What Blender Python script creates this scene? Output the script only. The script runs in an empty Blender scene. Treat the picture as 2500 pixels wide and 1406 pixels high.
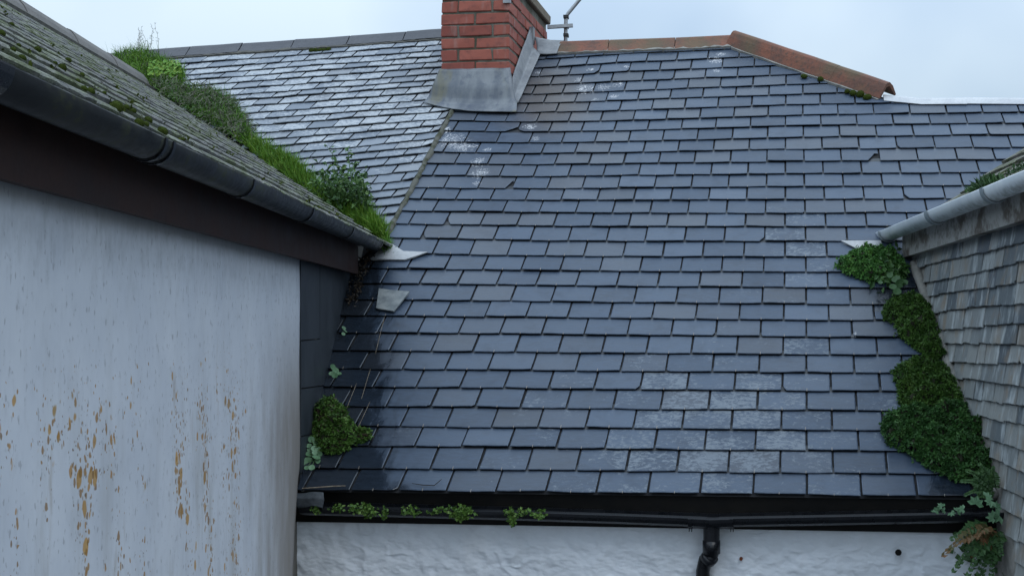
import bpy, math, random
import numpy as np
from mathutils import Vector, Matrix, noise as mn
random.seed(7); rng = np.random.default_rng(7)
R = math.radians
sc = bpy.context.scene
H0 = 3.5                                   # camera height above the yard, metres
F, CX, CY = 2800.0, 1626.0, 805.0          # focal length and optical centre in pixels of the 2500 x 1406 frame

# ------------------------------------------------------------------ camera, world, sun, exposure
cam = bpy.data.cameras.new('camera'); cam_o = bpy.data.objects.new('camera', cam); sc.collection.objects.link(cam_o)
cam.sensor_width = 36; cam.lens = 36 * F / 2500
cam.shift_x = (1250 - CX) / 2500; cam.shift_y = (CY - 703) / 2500
cam.clip_start = .05; cam.clip_end = 2000
cam_o.location = (0, 0, H0); cam_o.rotation_euler = (R(90), 0, 0)
sc.camera = cam_o
SUN_EL, SUN_AZ = R(52), R(150)             # azimuth from +Y towards +X
w = bpy.data.worlds.new('World'); sc.world = w; w.use_nodes = True
wt = w.node_tree; wt.nodes.clear()
wo = wt.nodes.new('ShaderNodeOutputWorld'); bg = wt.nodes.new('ShaderNodeBackground')
sky = wt.nodes.new('ShaderNodeTexSky'); sky.sky_type = 'NISHITA'; sky.sun_disc = False
sky.sun_elevation = SUN_EL; sky.sun_rotation = SUN_AZ; sky.air_density = 1.3; sky.dust_density = .6; sky.ozone_density = 2.0
sk = wt.nodes.new('ShaderNodeVectorMath'); sk.operation = 'SCALE'; sk.inputs['Scale'].default_value = .12
wt.links.new(sky.outputs[0], sk.inputs[0])
tc = wt.nodes.new('ShaderNodeTexCoord'); nz = wt.nodes.new('ShaderNodeTexNoise')
nz.inputs['Scale'].default_value = 3.0; nz.inputs['Detail'].default_value = 4; nz.inputs['Roughness'].default_value = .45
wt.links.new(tc.outputs['Generated'], nz.inputs['Vector'])
rp = wt.nodes.new('ShaderNodeValToRGB')
rp.color_ramp.elements[0].position = .36; rp.color_ramp.elements[0].color = (.49, .625, .79, 1)
rp.color_ramp.elements[1].position = .64; rp.color_ramp.elements[1].color = (.76, .885, .985, 1)
wt.links.new(nz.outputs['Fac'], rp.inputs[0])
mx = wt.nodes.new('ShaderNodeMix'); mx.data_type = 'RGBA'; mx.inputs['Factor'].default_value = .72
# overcast cloud layer: brighter towards the zenith (steeper than CIE overcast, slope raised to keep surfaces lit)
sz = wt.nodes.new('ShaderNodeSeparateXYZ'); wt.links.new(tc.outputs['Generated'], sz.inputs[0])
ma = wt.nodes.new('ShaderNodeMath'); ma.operation = 'MULTIPLY_ADD'; ma.use_clamp = False
wt.links.new(sz.outputs[2], ma.inputs[0]); ma.inputs[1].default_value = 2.8; ma.inputs[2].default_value = .48
mc = wt.nodes.new('ShaderNodeMath'); mc.operation = 'MAXIMUM'; wt.links.new(ma.outputs[0], mc.inputs[0]); mc.inputs[1].default_value = .48
cl_ = wt.nodes.new('ShaderNodeVectorMath'); cl_.operation = 'SCALE'; wt.links.new(rp.outputs[0], cl_.inputs[0]); wt.links.new(mc.outputs[0], cl_.inputs['Scale'])
wt.links.new(sk.outputs[0], mx.inputs['A']); wt.links.new(cl_.outputs[0], mx.inputs['B'])
wt.links.new(mx.outputs['Result'], bg.inputs['Color']); bg.inputs['Strength'].default_value = 1.0
wt.links.new(bg.outputs[0], wo.inputs[0])
sun = bpy.data.lights.new('sun', 'SUN'); sun.energy = .5; sun.angle = R(30); sun.color = (1, .985, .96)
sun_o = bpy.data.objects.new('sun', sun); sc.collection.objects.link(sun_o)
sd = Vector((math.sin(SUN_AZ) * math.cos(SUN_EL), math.cos(SUN_AZ) * math.cos(SUN_EL), math.sin(SUN_EL)))
sun_o.rotation_euler = sd.to_track_quat('Z', 'Y').to_euler(); sun_o.location = (0, -5, 20)
sc.view_settings.view_transform = 'Standard'; sc.view_settings.look = 'None'
sc.view_settings.gamma = 1; sc.view_settings.exposure = .05
sc.render.engine = 'CYCLES'

# ------------------------------------------------------------------ geometry helpers (camera-centred metres: X right, Y away, Z up)
def A(*v): return np.array(v, float)
def unit(v): v = np.asarray(v, float); return v / np.linalg.norm(v)
def ray(x, y): return A((x - CX) / F, 1, (CY - y) / F)
def proj(p): return CX + F * p[0] / p[1], CY - F * p[2] / p[1]
def plane(p, a, b):
    n = unit(np.cross(a, b)); n = -n if n[1] > 0 else n
    return n, float(n @ p)
def hit(pl, x, y): r = ray(x, y); return r * (pl[1] / (pl[0] @ r))
def lerp(a, b, t): return a + (b - a) * t
UP = A(0, 0, 1)

class MB:
    """collects vertices, faces and per-vertex values of one mesh"""
    def __init__(s): s.v = []; s.f = []; s.a = {}; s.uv = []
    def add(s, vs, fs, **at):
        o = len(s.v); s.v += [tuple(p) for p in vs]; s.f += [tuple(i + o for i in f) for f in fs]
        for k, x in at.items():
            l = s.a.setdefault(k, [0.0] * o); l += [x] * (o - len(l)) if len(l) < o else []
            l += list(x) if hasattr(x, '__len__') else [float(x)] * len(vs)
        return o
    def box(s, o, ax, ay, az, **at):
        o = np.asarray(o, float); ax, ay, az = (np.asarray(q, float) for q in (ax, ay, az))
        vs = [o + i * ax + j * ay + k * az for k in (0, 1) for j in (0, 1) for i in (0, 1)]
        fs = [(0, 2, 3, 1), (4, 5, 7, 6), (0, 1, 5, 4), (2, 6, 7, 3), (0, 4, 6, 2), (1, 3, 7, 5)]
        if np.cross(ax, ay) @ az < 0: fs = [f[::-1] for f in fs]
        s.add(vs, fs, **at)
    def tube(s, pts, r, n=10, cap=True, **at):
        pts = [np.asarray(p, float) for p in pts]; rs = r if hasattr(r, '__len__') else [r] * len(pts)
        rings = []; ref = A(0, 0, 1)
        for i, p in enumerate(pts):
            d = unit(pts[min(i + 1, len(pts) - 1)] - pts[max(i - 1, 0)])
            if abs(d @ ref) > .95: ref = A(1, 0, 0)
            a = unit(np.cross(d, ref)); b = np.cross(a, d); ref = b
            rings.append([p + rs[i] * (math.cos(t) * a + math.sin(t) * b) for t in np.linspace(0, 2 * math.pi, n, endpoint=False)])
        vs = [q for rg in rings for q in rg]; fs = []
        for i in range(len(rings) - 1):
            for j in range(n):
                k = (j + 1) % n; fs.append((i * n + j, i * n + k, (i + 1) * n + k, (i + 1) * n + j))
        if cap: fs += [tuple(range(n))[::-1], tuple((len(rings) - 1) * n + j for j in range(n))]
        s.add(vs, fs, **at)
    def sweep(s, path, prof, ax, ay, closed=False, caps=True, **at):
        """a profile [(u, v)] in the directions ax, ay carried along the path points"""
        n = len(prof); vs = []; fs = []
        for p in path: vs += [np.asarray(p, float) + u * np.asarray(ax) + v * np.asarray(ay) for u, v in prof]
        m = n if closed else n - 1
        for i in range(len(path) - 1):
            for j in range(m):
                k = (j + 1) % n; fs.append((i * n + j, (i + 1) * n + j, (i + 1) * n + k, i * n + k))
        if closed and caps: fs += [tuple(range(n)), tuple((len(path) - 1) * n + j for j in range(n))[::-1]]
        s.add(vs, fs, **at)
    def build(s, name, mat, parent=None, smooth=False, uvax=None, flip=True):
        me = bpy.data.meshes.new(name)
        vv = np.array(s.v, float); vv[:, 2] += H0
        me.from_pydata([tuple(p) for p in vv], [], s.f)
        for k, l in s.a.items():
            l = l + [0.0] * (len(s.v) - len(l))
            at = me.attributes.new(k, 'FLOAT', 'POINT'); at.data.foreach_set('value', np.array(l, np.float32))
        if uvax is not None:
            uv = me.uv_layers.new(name='UVMap'); a, b = uvax
            li = np.zeros(len(me.loops), np.int32); me.loops.foreach_get('vertex_index', li)
            cc = np.array(s.v, float)
            uu = np.stack([cc @ a, cc @ b], 1)[li].astype(np.float32).ravel(); uv.data.foreach_set('uv', uu)
        if smooth: me.polygons.foreach_set('use_smooth', np.ones(len(me.polygons), bool))
        me.materials.append(mat); me.update()
        o = bpy.data.objects.new(name, me); sc.collection.objects.link(o)
        adopt(o, parent)
        return o
def adopt(o, parent):
    if parent is not None:
        o.parent = parent
        if parent.type == 'EMPTY': o.matrix_parent_inverse = Matrix.Translation(-parent.location)
def tag(o, label=None, cat=None, group=None, kind=None):
    for k, v in (('label', label), ('category', cat), ('group', group), ('kind', kind)):
        if v: o[k] = v
    return o
def thing(name, loc, label, cat, group=None):
    o = bpy.data.objects.new(name, None); sc.collection.objects.link(o); o.empty_display_size = .1
    o.location = (loc[0], loc[1], loc[2] + H0); return tag(o, label, cat, group)

# ------------------------------------------------------------------ material helpers
class NT:
    def __init__(s, name):
        s.m = bpy.data.materials.new(name); s.m.use_nodes = True; s.t = s.m.node_tree; s.t.nodes.clear()
        s.out = s.t.nodes.new('ShaderNodeOutputMaterial'); s.b = s.n('BsdfPrincipled')
        s.t.links.new(s.b.outputs[0], s.out.inputs[0])
    def n(s, ty, **kw):
        nd = s.t.nodes.new('ShaderNode' + ty)
        for k, v in kw.items():
            setattr(nd, k, v)
        return nd
    def put(s, sock, v):
        if isinstance(v, bpy.types.NodeSocket): s.t.links.new(v, sock)
        elif hasattr(v, '__len__') and len(v) == 3 and sock.type == 'RGBA': sock.default_value = (*v, 1)
        else: sock.default_value = v
    def attr(s, name): return s.n('Attribute', attribute_name=name).outputs['Fac']
    def uv(s): return s.n('UVMap').outputs[0]
    def pos(s): return s.n('NewGeometry').outputs['Position']
    def obj(s): return s.n('TexCoord').outputs['Object']
    def mapv(s, v, scale=(1, 1, 1), loc=(0, 0, 0), rot=(0, 0, 0)):
        m = s.n('Mapping'); s.put(m.inputs[0], v); m.inputs['Scale'].default_value = scale
        m.inputs['Location'].default_value = loc; m.inputs['Rotation'].default_value = rot; return m.outputs[0]
    def noise(s, v, scale=5, detail=4, rough=.55, dist=0):
        q = s.n('TexNoise'); s.put(q.inputs['Vector'], v); q.inputs['Scale'].default_value = scale
        q.inputs['Detail'].default_value = detail; q.inputs['Roughness'].default_value = rough; q.inputs['Distortion'].default_value = dist
        return q.outputs['Fac']
    def voro(s, v, scale=5, rand=1, out='Distance'):
        q = s.n('TexVoronoi'); s.put(q.inputs['Vector'], v); q.inputs['Scale'].default_value = scale
        q.inputs['Randomness'].default_value = rand; return q
    def math(s, op, a, b=0.0, c=None, clamp=False):
        q = s.n('Math', operation=op, use_clamp=clamp); s.put(q.inputs[0], a); s.put(q.inputs[1], b)
        if c is not None: s.put(q.inputs[2], c)
        return q.outputs[0]
    def step(s, v, lo, hi, a=0.0, b=1.0):
        q = s.n('MapRange', interpolation_type='SMOOTHSTEP'); s.put(q.inputs[0], v); s.put(q.inputs[1], lo); s.put(q.inputs[2], hi)
        s.put(q.inputs[3], a); s.put(q.inputs[4], b); return q.outputs[0]
    def mix(s, fac, a, b, mode='MIX'):
        q = s.n('Mix', data_type='RGBA', blend_type=mode); s.put(q.inputs['Factor'], fac)
        s.put(q.inputs['A'], a); s.put(q.inputs['B'], b); return q.outputs['Result']
    def ramp(s, v, stops):
        q = s.n('ValToRGB'); s.put(q.inputs[0], v); cr = q.color_ramp
        while len(cr.elements) < len(stops): cr.elements.new(.5)
        for e, (p, c) in zip(cr.elements, stops): e.position = p; e.color = (*c, 1)
        return q.outputs[0]
    def bump(s, h, strength=.3, dist=.01):
        q = s.n('Bump'); s.put(q.inputs['Height'], h); q.inputs['Strength'].default_value = strength; q.inputs['Distance'].default_value = dist
        s.t.links.new(q.outputs[0], s.b.inputs['Normal'])
    def done(s, col, rough=.6, metal=0.0, spec=.5):
        s.put(s.b.inputs['Base Color'], col); s.put(s.b.inputs['Roughness'], rough); s.put(s.b.inputs['Metallic'], metal)
        s.put(s.b.inputs['Specular IOR Level'], spec); return s.m

# ------------------------------------------------------------------ the planes of the place
Ed = -unit(ray(-21777, 794)); Ud = unit(ray(1967, -1520))
MAIN = plane(ray(1519, 1204.6) * 5.64, Ed, Ud); NM = MAIN[0]
Eh = unit(A(Ed[0], Ed[1], 0)); Nh = A(-Eh[1], Eh[0], 0)            # along the eaves, and horizontally into the house
MA, MBt = hit(MAIN, 1108, 268), hit(MAIN, 945, 575)                # the mitre between the two slate roofs
LEFT = plane(lerp(MA, MBt, .5), A(1, 0, .075), MA - MBt); NL = LEFT[0]
WL = unit(ray(1380, 805)); RL = A(WL[1], -WL[0], 0)                # rendered building: along its wall, and out of its wall
C0 = hit(MAIN, 740, 1190)
WR = unit(ray(1500, 805)); LR = A(-WR[1], WR[0], 0)                # slate-hung building: along its wall, and out of its wall
CR = hit(MAIN, 2436, 1222)
WALLL = (RL, float(RL @ C0)); WALLR = (LR, float(LR @ CR))
def PL(a, r, z): return A(C0[0], C0[1], 0) + WL * a + RL * r + UP * z
def PR(a, r, z): return A(CR[0], CR[1], 0) + WR * a + LR * r + UP * z
UVM = (Ed, Ud)
ULd = unit(MA - MBt); UVL = (A(1, 0, .075), ULd)

# courses of the main roof: pixel heights at x = 1500, and how far they differ at other columns
ROWS = [1204.4,1151.8,1096.9,1047.9,999.6,952.6,908.1,863.8,819.5,779.1,739.8,700.5,664.7,628.3,590.8,555.1,522.1,490.8,461,430.5,401.5,374.5,348.5,321.5,297,272.3,247.5,224.5,200.9,178.2,155.4,134,113]
def rowy(k, x):
    k = min(max(k, 0), len(ROWS) - 1.001); i = int(k); b = lerp(ROWS[i], ROWS[i + 1], k - i)
    d10 = np.interp(k, [0,5,8,11,14,16,18,19,24,30], [-5.7,-5.6,-4.5,-6.5,-8,-4.8,-1,0,-2,6])
    d13 = np.interp(k, [0,11,16,18,24,27,30], [-2.2,-2.6,-1.5,2,3,8,14])
    d20 = np.interp(k, [0,5,8,11,12,14,16,18,20,21,22,24,26,30], [5.1,3,5,3.7,1.1,0,0,-4,-6,-9.5,-12.5,-15,-17.6,-22])
    d24 = np.interp(k, [0,5,11,14,19,20,21,22,24,26], [9,6,5,0,-7,-9,-12,-17,-20,-24])
    xs, ds = [600, 1000, 1300, 1500, 2000, 2400, 2800], [d10 - (d13 - d10) * .8, d10, d13, 0, d20, d24, d24 + (d24 - d20) * .6]
    return b + float(np.interp(x, xs, ds))
HM = np.array([[1.11284911e+02, 4.09863064e+01, 9.79294978e+02], [-4.70500812, -30.8245940, 1.19484063e+03], [-6.09265905e-03, 2.09427606e-02, 1.0]])
XT = {0: ([0,1,2,3,4,5,6,7,8,9], [971.1,1092,1211.5,1332.4,1456,1582,1707.5,1838.4,1971,2103.6]),
      13: ([-1.5,-.5,.5,1.5,2.5,3.5,4.5,5.5,6.5,7.5,8.5], [1056.5,1147.5,1237.7,1331,1424.9,1520,1617,1716.6,1816,1915.8,2018.8]),
      24: ([0,1,2,3,4,5,6,7,8,9,10,11,12], [1310,1386.8,1465,1546,1627,1709.7,1790.8,1873,1961,2046.5,2133,2223,2311])}
def hx(u, k): q = HM @ A(u, k, 1); return q[0] / q[2]
XC = {k: np.polyfit(us, [x - hx(u, k) for u, x in zip(us, xs)], 2) for k, (us, xs) in XT.items()}
def jx(u, k):
    uc = min(max(u, -2), 12)
    c = [np.polyval(XC[q], uc) for q in (0, 13, 24)]
    return hx(u, k) + float(np.interp(k, [0, 13, 24], c))

# ------------------------------------------------------------------ materials
def m_slate(name, dark, light, lich_col, rough, wet=False, spec=.5):
    s = NT(name); uv = s.uv(); rnd = s.attr('rnd'); lich = s.attr('lich')
    sh = s.n('VectorMath', operation='ADD'); s.put(sh.inputs[0], uv)
    cb = s.n('CombineXYZ'); s.put(cb.inputs[2], s.math('MULTIPLY', rnd, 40)); s.put(sh.inputs[1], cb.outputs[0]); v = sh.outputs[0]
    base = s.mix(rnd, dark, light)
    grain = s.noise(s.mapv(v, (14, 60, 1)), 1, 4, .6)
    base = s.mix(s.step(grain, .3, .75, 0, .35), base, tuple(c * 1.5 for c in light))
    blot = s.noise(s.mapv(v, (9, 9, 1)), 1, 3, .6)
    base = s.mix(s.step(blot, .45, .8, 0, .4), base, tuple(c * .6 for c in dark))
    warm = s.step(s.math('FRACT', s.math('MULTIPLY', rnd, 7.3)), .6, .95, 0, .35); base = s.mix(warm, base, tuple(q * .9 + .006 * k for q, k in zip((sum(light) / 3,) * 3, (1, .6, .4))))
    br = s.attr('brown'); base = s.mix(br, base, (.085, .070, .060))
    n1 = s.noise(s.mapv(v, (34, 58, 1)), 1, 5, .7, .6)
    n2 = s.noise(s.mapv(uv, (5, 6, 1)), 1, 3, .55)
    th = s.math('SUBTRACT', .72, s.math('MULTIPLY', lich, .30))
    comb = s.math('ADD', s.math('MULTIPLY', n1, .66), s.math('MULTIPLY', n2, .34))
    lf = s.step(comb, th, s.math('ADD', th, .12))
    lf = s.math('MULTIPLY', lf, s.math('MULTIPLY', lich, 2.2, clamp=True))
    lc = s.mix(s.noise(s.mapv(v, (50, 50, 1)), 1, 2), lich_col, tuple(c * .7 for c in lich_col))
    base = s.mix(lf, base, lc)
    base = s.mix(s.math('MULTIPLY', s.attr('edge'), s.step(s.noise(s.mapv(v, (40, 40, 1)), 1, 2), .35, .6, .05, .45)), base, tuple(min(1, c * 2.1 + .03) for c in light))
    base = s.mix(s.step(s.attr('tail_shade'), .1, .6, 0, .8), base, tuple(c * .35 for c in dark))  # shade line under each course painted into the dirty slate edges
    base = s.mix(s.step(s.attr('tt'), .74, .775, 0, .9), base, (.006, .007, .008))  # covered heads painted near black: dirt plus deepened shade in the gaps
    rg = s.math('ADD', s.step(grain, .2, .8, rough - .06, rough + .10), s.math('MULTIPLY', s.math('FRACT', s.math('MULTIPLY', rnd, 13.7)), .16))
    rg = s.math('ADD', rg, s.math('MULTIPLY', lf, .25))
    h = s.math('ADD', s.math('MULTIPLY', grain, .5), s.math('ADD', s.math('MULTIPLY', n1, .6), s.noise(s.mapv(v, (5, 5, 1)), 1, 2)))
    if wet:
        wn = s.noise(s.mapv(uv, (10, 3.2, 1)), 1, 5, .62, .9)
        wf = s.step(s.math('ADD', s.attr('wet'), s.math('MULTIPLY', s.math('SUBTRACT', wn, .5), 1.5)), -.30, .22)
        base = s.mix(wf, base, s.mix(.72, base, (.004, .005, .006)))
        rg = s.math('ADD', s.math('MULTIPLY', rg, s.math('SUBTRACT', 1, wf)), s.math('MULTIPLY', wf, .16))
        # bird droppings: (pixel x, pixel y, radius)
        acc = None
        for px, py, r in DROPS:
            p = hit(MAIN, px, py); d = s.n('VectorMath', operation='DISTANCE'); s.put(d.inputs[0], uv); d.inputs[1].default_value = (p @ Ed, p @ Ud, 0)
            q = s.step(d.outputs['Value'], 0, r * 1.2, 1, 0); acc = q if acc is None else s.math('MAXIMUM', acc, q)
        dn = s.noise(s.mapv(uv, (34, 20, 1)), 1, 5, .7, 1.6)
        df = s.step(s.math('MULTIPLY', acc, s.math('ADD', s.math('MULTIPLY', s.math('ABSOLUTE', s.math('SUBTRACT', dn, .5)), 4), .0)), .12, .30, 0, .8)
        base = s.mix(df, base, (.55, .55, .56)); rg = s.math('ADD', rg, s.math('MULTIPLY', df, .3))
    s.bump(h, .35, .004)
    return s.done(base, rg, 0, spec)
DROPS = [(1105, 345, .17), (1135, 360, .14), (1080, 320, .10), (1168, 398, .09), (1172, 425, .10), (1165, 450, .05), (1190, 368, .05), (1413, 197, .07), (1432, 218, .13), (1475, 214, .10), (1505, 208, .08), (1500, 238, .06), (1452, 246, .05), (1293, 312, .08), (1307, 340, .06), (1745, 150, .09), (1760, 135, .06), (1748, 175, .05), (1315, 180, .04), (1440, 172, .05), (1530, 165, .04), (2085, 818, .025)]
M = {}
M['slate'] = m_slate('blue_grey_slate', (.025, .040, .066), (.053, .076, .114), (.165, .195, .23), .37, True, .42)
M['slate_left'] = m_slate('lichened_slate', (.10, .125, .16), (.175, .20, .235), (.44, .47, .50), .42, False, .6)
def m_simple(name, c1, c2, rough=.6, scale=8, metal=0, spec=.5, bump=.2, stretch=(1, 1, 1), bd=.006):
    s = NT(name); v = s.mapv(s.pos(), stretch); n1 = s.noise(v, scale, 5, .6); n2 = s.noise(v, scale * 7, 3, .6)
    col = s.mix(s.step(n1, .3, .7), c1, c2); col = s.mix(s.step(n2, .4, .8, 0, .3), col, tuple(x * .55 for x in c1))
    if bump: s.bump(s.math('ADD', n1, s.math('MULTIPLY', n2, .5)), bump, bd)
    return s.done(col, s.step(n1, .2, .8, rough - .08, rough + .1), metal, spec)
M['under'] = m_simple('roof_underlay', (.012, .013, .015), (.02, .021, .024), .9)
M['black_pvc'] = m_simple('black_plastic', (.004, .005, .007), (.008, .009, .012), .28, 14, 0, .32, .08)
M['dark_fascia'] = m_simple('black_paint', (.005, .005, .005), (.009, .008, .007), .5, 10, 0, .12)
M['brown_fascia'] = m_simple('brown_stained_board', (.024, .012, .010), (.042, .022, .018), .6, 6, 0, .15, .25)
M['lead'] = m_simple('weathered_lead', (.14, .15, .165), (.25, .26, .27), .5, 9, 0, .5, .25)
M['lead_pale'] = m_simple('pale_lead', (.42, .43, .45), (.55, .56, .57), .5, 9, 0, .5, .2)
M['old_lead'] = m_simple('dark_old_lead', (.022, .028, .035), (.06, .07, .08), .6, 22, 0, .4, .5)
M['lead_mid'] = m_simple('dull_lead', (.27, .28, .29), (.38, .385, .39), .5, 9, 0, .5, .3)
M['mortar'] = m_simple('weathered_mortar', (.17, .165, .15), (.30, .29, .265), .9, 14, bump=.6)
M['mortar_dark'] = m_simple('dark_mortar', (.06, .06, .055), (.12, .115, .10), .9, 18, bump=.6)
M['copper'] = m_simple('slate_hook_metal', (.20, .17, .14), (.30, .27, .24), .5, 30, .3, bump=0)
M['steel'] = m_simple('galvanised_steel', (.25, .26, .28), (.38, .39, .40), .4, 12, .7, bump=.05)
M['grey_ridge'] = m_simple('grey_clay_ridge', (.050, .052, .062), (.085, .088, .10), .6, 6, bump=.3)
M['tan_ridge'] = m_simple('weathered_ridge', (.10, .095, .09), (.16, .15, .14), .75, 6, bump=.4)
M['clad'] = m_simple('dark_slate_cladding', (.020, .026, .034), (.034, .042, .052), .5, 5, bump=.15, stretch=(1, 1, .35))
M['twig'] = m_simple('dry_stem', (.20, .15, .10), (.36, .30, .22), .8, 30, bump=.2)
M['loose'] = m_simple('pale_broken_slate', (.12, .14, .15), (.24, .26, .26), .5, 16, bump=.3)
M['ground'] = m_simple('yard_concrete', (.06, .065, .07), (.10, .105, .11), .9, 3, bump=.3)

# ------------------------------------------------------------------ ground
g = MB(); G = -H0
g.add([(-150, -150, G), (150, -150, G), (150, 150, G), (-150, 150, G)], [(0, 1, 2, 3)])
tag(g.build('ground', M['ground']), 'grey concrete yard between the houses', None, None, 'structure')

# ------------------------------------------------------------------ slates
def slate(mb, bl, br, tr, tl, n, tail, head, th=.0058, jag=.0016, cut=None, rnd=.5, fat=None):
    """one riven slate on a roof plane: uneven outline, chamfered face edge, lifted tail"""
    up = unit(tl - bl); ac = unit(br - bl); wdt = np.linalg.norm(br - bl); hgt = np.linalg.norm(tl - bl)
    J = lambda q: random.uniform(-q, q)
    pts = []
    def P(s, t, ja=0, ju=0): pts.append((bl * (1 - s) * (1 - t) + br * s * (1 - t) + tr * s * t + tl * (1 - s) * t + ac * ja + up * ju, t, s))
    if cut and cut[0] == 'bl': P(0, cut[2]); P(cut[1] * .35, cut[2] * .45, J(.004)); P(cut[1], 0)
    else: P(0, .012 * random.random())
    for s in (.25, .5, .77):
        if cut and ((cut[0] == 'bl' and s < cut[1]) or (cut[0] == 'br' and s > 1 - cut[1])): continue
        P(s + J(.05), 0, 0, J(jag))
    if cut and cut[0] == 'br': P(1 - cut[1], 0); P(1 - cut[1] * .45, cut[2] * .5, J(.006)); P(1, cut[2])
    else: P(1, .012 * random.random())
    P(1, .45, J(jag)); P(1, 1); P(0, 1); P(0, .5, J(jag))
    c = sum(q[0] for q in pts) / len(pts); m = len(pts); tilt = random.gauss(0, .0018); hj = random.uniform(-.003, .002)
    inn, out, bot = [], [], []
    for p, t, s in pts:
        l = lerp(tail, head + hj, t) + tilt * (s - .5); d = c - p; d = unit(d)
        inn.append(p + d * .0045 + n * l); out.append(p + n * (l - .0022)); bot.append(p + n * (l - th))
    vs = inn + out + bot
    fs = [tuple(range(m))]
    for i in range(m):
        k = (i + 1) % m
        fs += [(m + i, m + k, k, i), (2 * m + i, 2 * m + k, m + k, m + i)]
    at = {'rnd': rnd, 'edge': [0.0] * m + [1.0] * m + [.2] * m, 'tail_shade': [0.0] * (2 * m) + [1.0] * m, 'tt': [q[1] for q in pts] * 3}
    if fat:
        ex = [fat(q[0]) for q in pts]
        for key in ex[0]: at[key] = [e[key] for e in ex] * 3
    mb.add(vs, fs, **at)

def interp(y, tab): ys = [q[1] for q in tab]; xs = [q[0] for q in tab]; o = np.argsort(ys); return float(np.interp(y, np.array(ys)[o], np.array(xs)[o]))
def plane_line(p1, p2):
    d = np.cross(p1[0], p2[0]); p = np.linalg.solve(np.array([p1[0], p2[0], d]), [p1[1], p2[1], 0]); return p, unit(d)
pr, dr = plane_line(MAIN, WALLR); dr = dr if dr[2] > 0 else -dr
def on_line_y(p, d, y): k = (CY - y) / F; t = (k * p[1] - p[2]) / (d[2] - k * d[1]); return p + d * t
pl_, dl_ = plane_line(MAIN, WALLL); dl_ = dl_ if dl_[2] > 0 else -dl_
def xleft(y):
    if y > 655: return proj(on_line_y(pl_, dl_, y))[0] - 14
    if y > 262: return interp(y, [(869, 655), (945, 578), (1027, 420), (1110, 262)]) + 2
    return interp(y, [(1252, 262), (1302, 118), (1316, 60)])
def xright(y, k):
    if k >= 25: return interp(y, [(1806, 106), (2186, 246)])
    if y < 600: return 2660
    return proj(on_line_y(pr, dr, y))[0] + 14
def wetf(x, y):
    wv = -1.0
    if y > 625: wv = max(wv, (interp(y, [(925, 650), (925, 740), (935, 850), (940, 950), (925, 1080), (965, 1150), (985, 1210)]) - x) / 130)
    if y > 1105: wv = max(wv, (x - interp(y, [(2330, 1105), (2285, 1210)])) / 150)
    if 672 < y < 775: wv = max(wv, (x - 2128) / 110)
    return max(-1, min(1, wv))
def lichf(x, y):
    a = .86 * math.exp(-((x - 1780) / 540) ** 2 - ((y - 1060) / 260) ** 2)
    b = .55 * math.exp(-((x - 1960) / 160) ** 2 - ((y - 620) / 200) ** 2)
    c = .55 * math.exp(-((x - 1280) / 240) ** 2 - ((y - 1120) / 110) ** 2)
    return min(1, max(a, b, c))
def brownf(x, y): return max(0, min(.8, 1.25 - math.hypot((x - 1335) / 105, (y - 245) / 85)))
def fat_main(p):
    x, y = proj(p); return {'wet': wetf(x, y), 'brown': brownf(x, y)}

house = thing('slate_house', (0, 7, G), 'white roughcast house with blue-grey slate roof, brick chimney and orange clay ridge', 'house')
# roof deck under the slates, with the hidden back slope
deck = MB()
ridge_x = [(1290, 128), (1790, 112), (2180, 254), (2660, 268)]
edge = [(733, 1196), (1500, 1204), (2436, 1216)]
dp = [hit(MAIN, *q) - NM * .012 for q in edge] + [hit(MAIN, 2260, 640) - NM * .012, hit(MAIN, 2660, 640) - NM * .012]
dp += [hit(MAIN, *q) - NM * .012 for q in ridge_x[::-1]] + [hit(MAIN, 1110, 262) - NM * .012, hit(MAIN, 930, 580) - NM * .012, hit(MAIN, 850, 655) - NM * .012]
deck.add(dp, [tuple(range(len(dp)))])
bk = [hit(MAIN, *q) - NM * .012 for q in ridge_x]
bk2 = [p + Nh * 3 - UP * 2.4 for p in bk]
deck.add(bk + bk2, [(i, i + 1, i + 5, i + 4) for i in range(3)])
roof = deck.build('roof', M['under'], house)

CUTS = [(1238, 312, 'br', .38, .5), (1300, 318, 'bl', .22, .35), (2105, 392, 'br', .3, .98), (1122, 530, 'br', .22, .9), (1150, 528, 'bl', .16, .6), (1208, 450, 'br', .2, .9), (1100, 555, 'bl', .12, .5), (1415, 180, 'br', .15, .4), (2180, 560, 'bl', .15, .3), (1560, 935, 'br', .08, .2), (1965, 935, 'bl', .08, .25), (1770, 590, 'br', .12, .3), (2290, 470, 'bl', .12, .35)]
specs = []; clips = MB()
for k in range(0, 32):
    off = 0.0 if k % 2 == 0 else .5
    dy_row = random.uniform(-.0015, .0015)
    for i in range(-9, 20):
        u0, u1 = i + off, i + off + 1
        t = 1.32
        c = []
        for u, kk in ((u0, k), (u1, k), (u1, k + t), (u0, k + t)):
            x = jx(u, kk); y = rowy(kk, x); c.append([x, y])
        full = c[1][0] - c[0][0]
        for q in c:
            q[0] = min(max(q[0], xleft(q[1])), xright(q[1], k))
        wpx = max(c[1][0] - c[0][0], (c[2][0] - c[3][0]) * .8)
        if wpx < full * .12: continue
        ym = (c[0][1] + rowy(k + 1, c[0][0])) / 2
        # narrow slivers join the neighbour in the photograph, keep those of a third or more
        specs.append((wpx * (c[0][1] - rowy(k + 1, c[0][0])) if 640 > 0 else 0, k, i, c, full))
specs.sort(key=lambda q: -q[0])
rest = MB(); nind = 0
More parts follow.
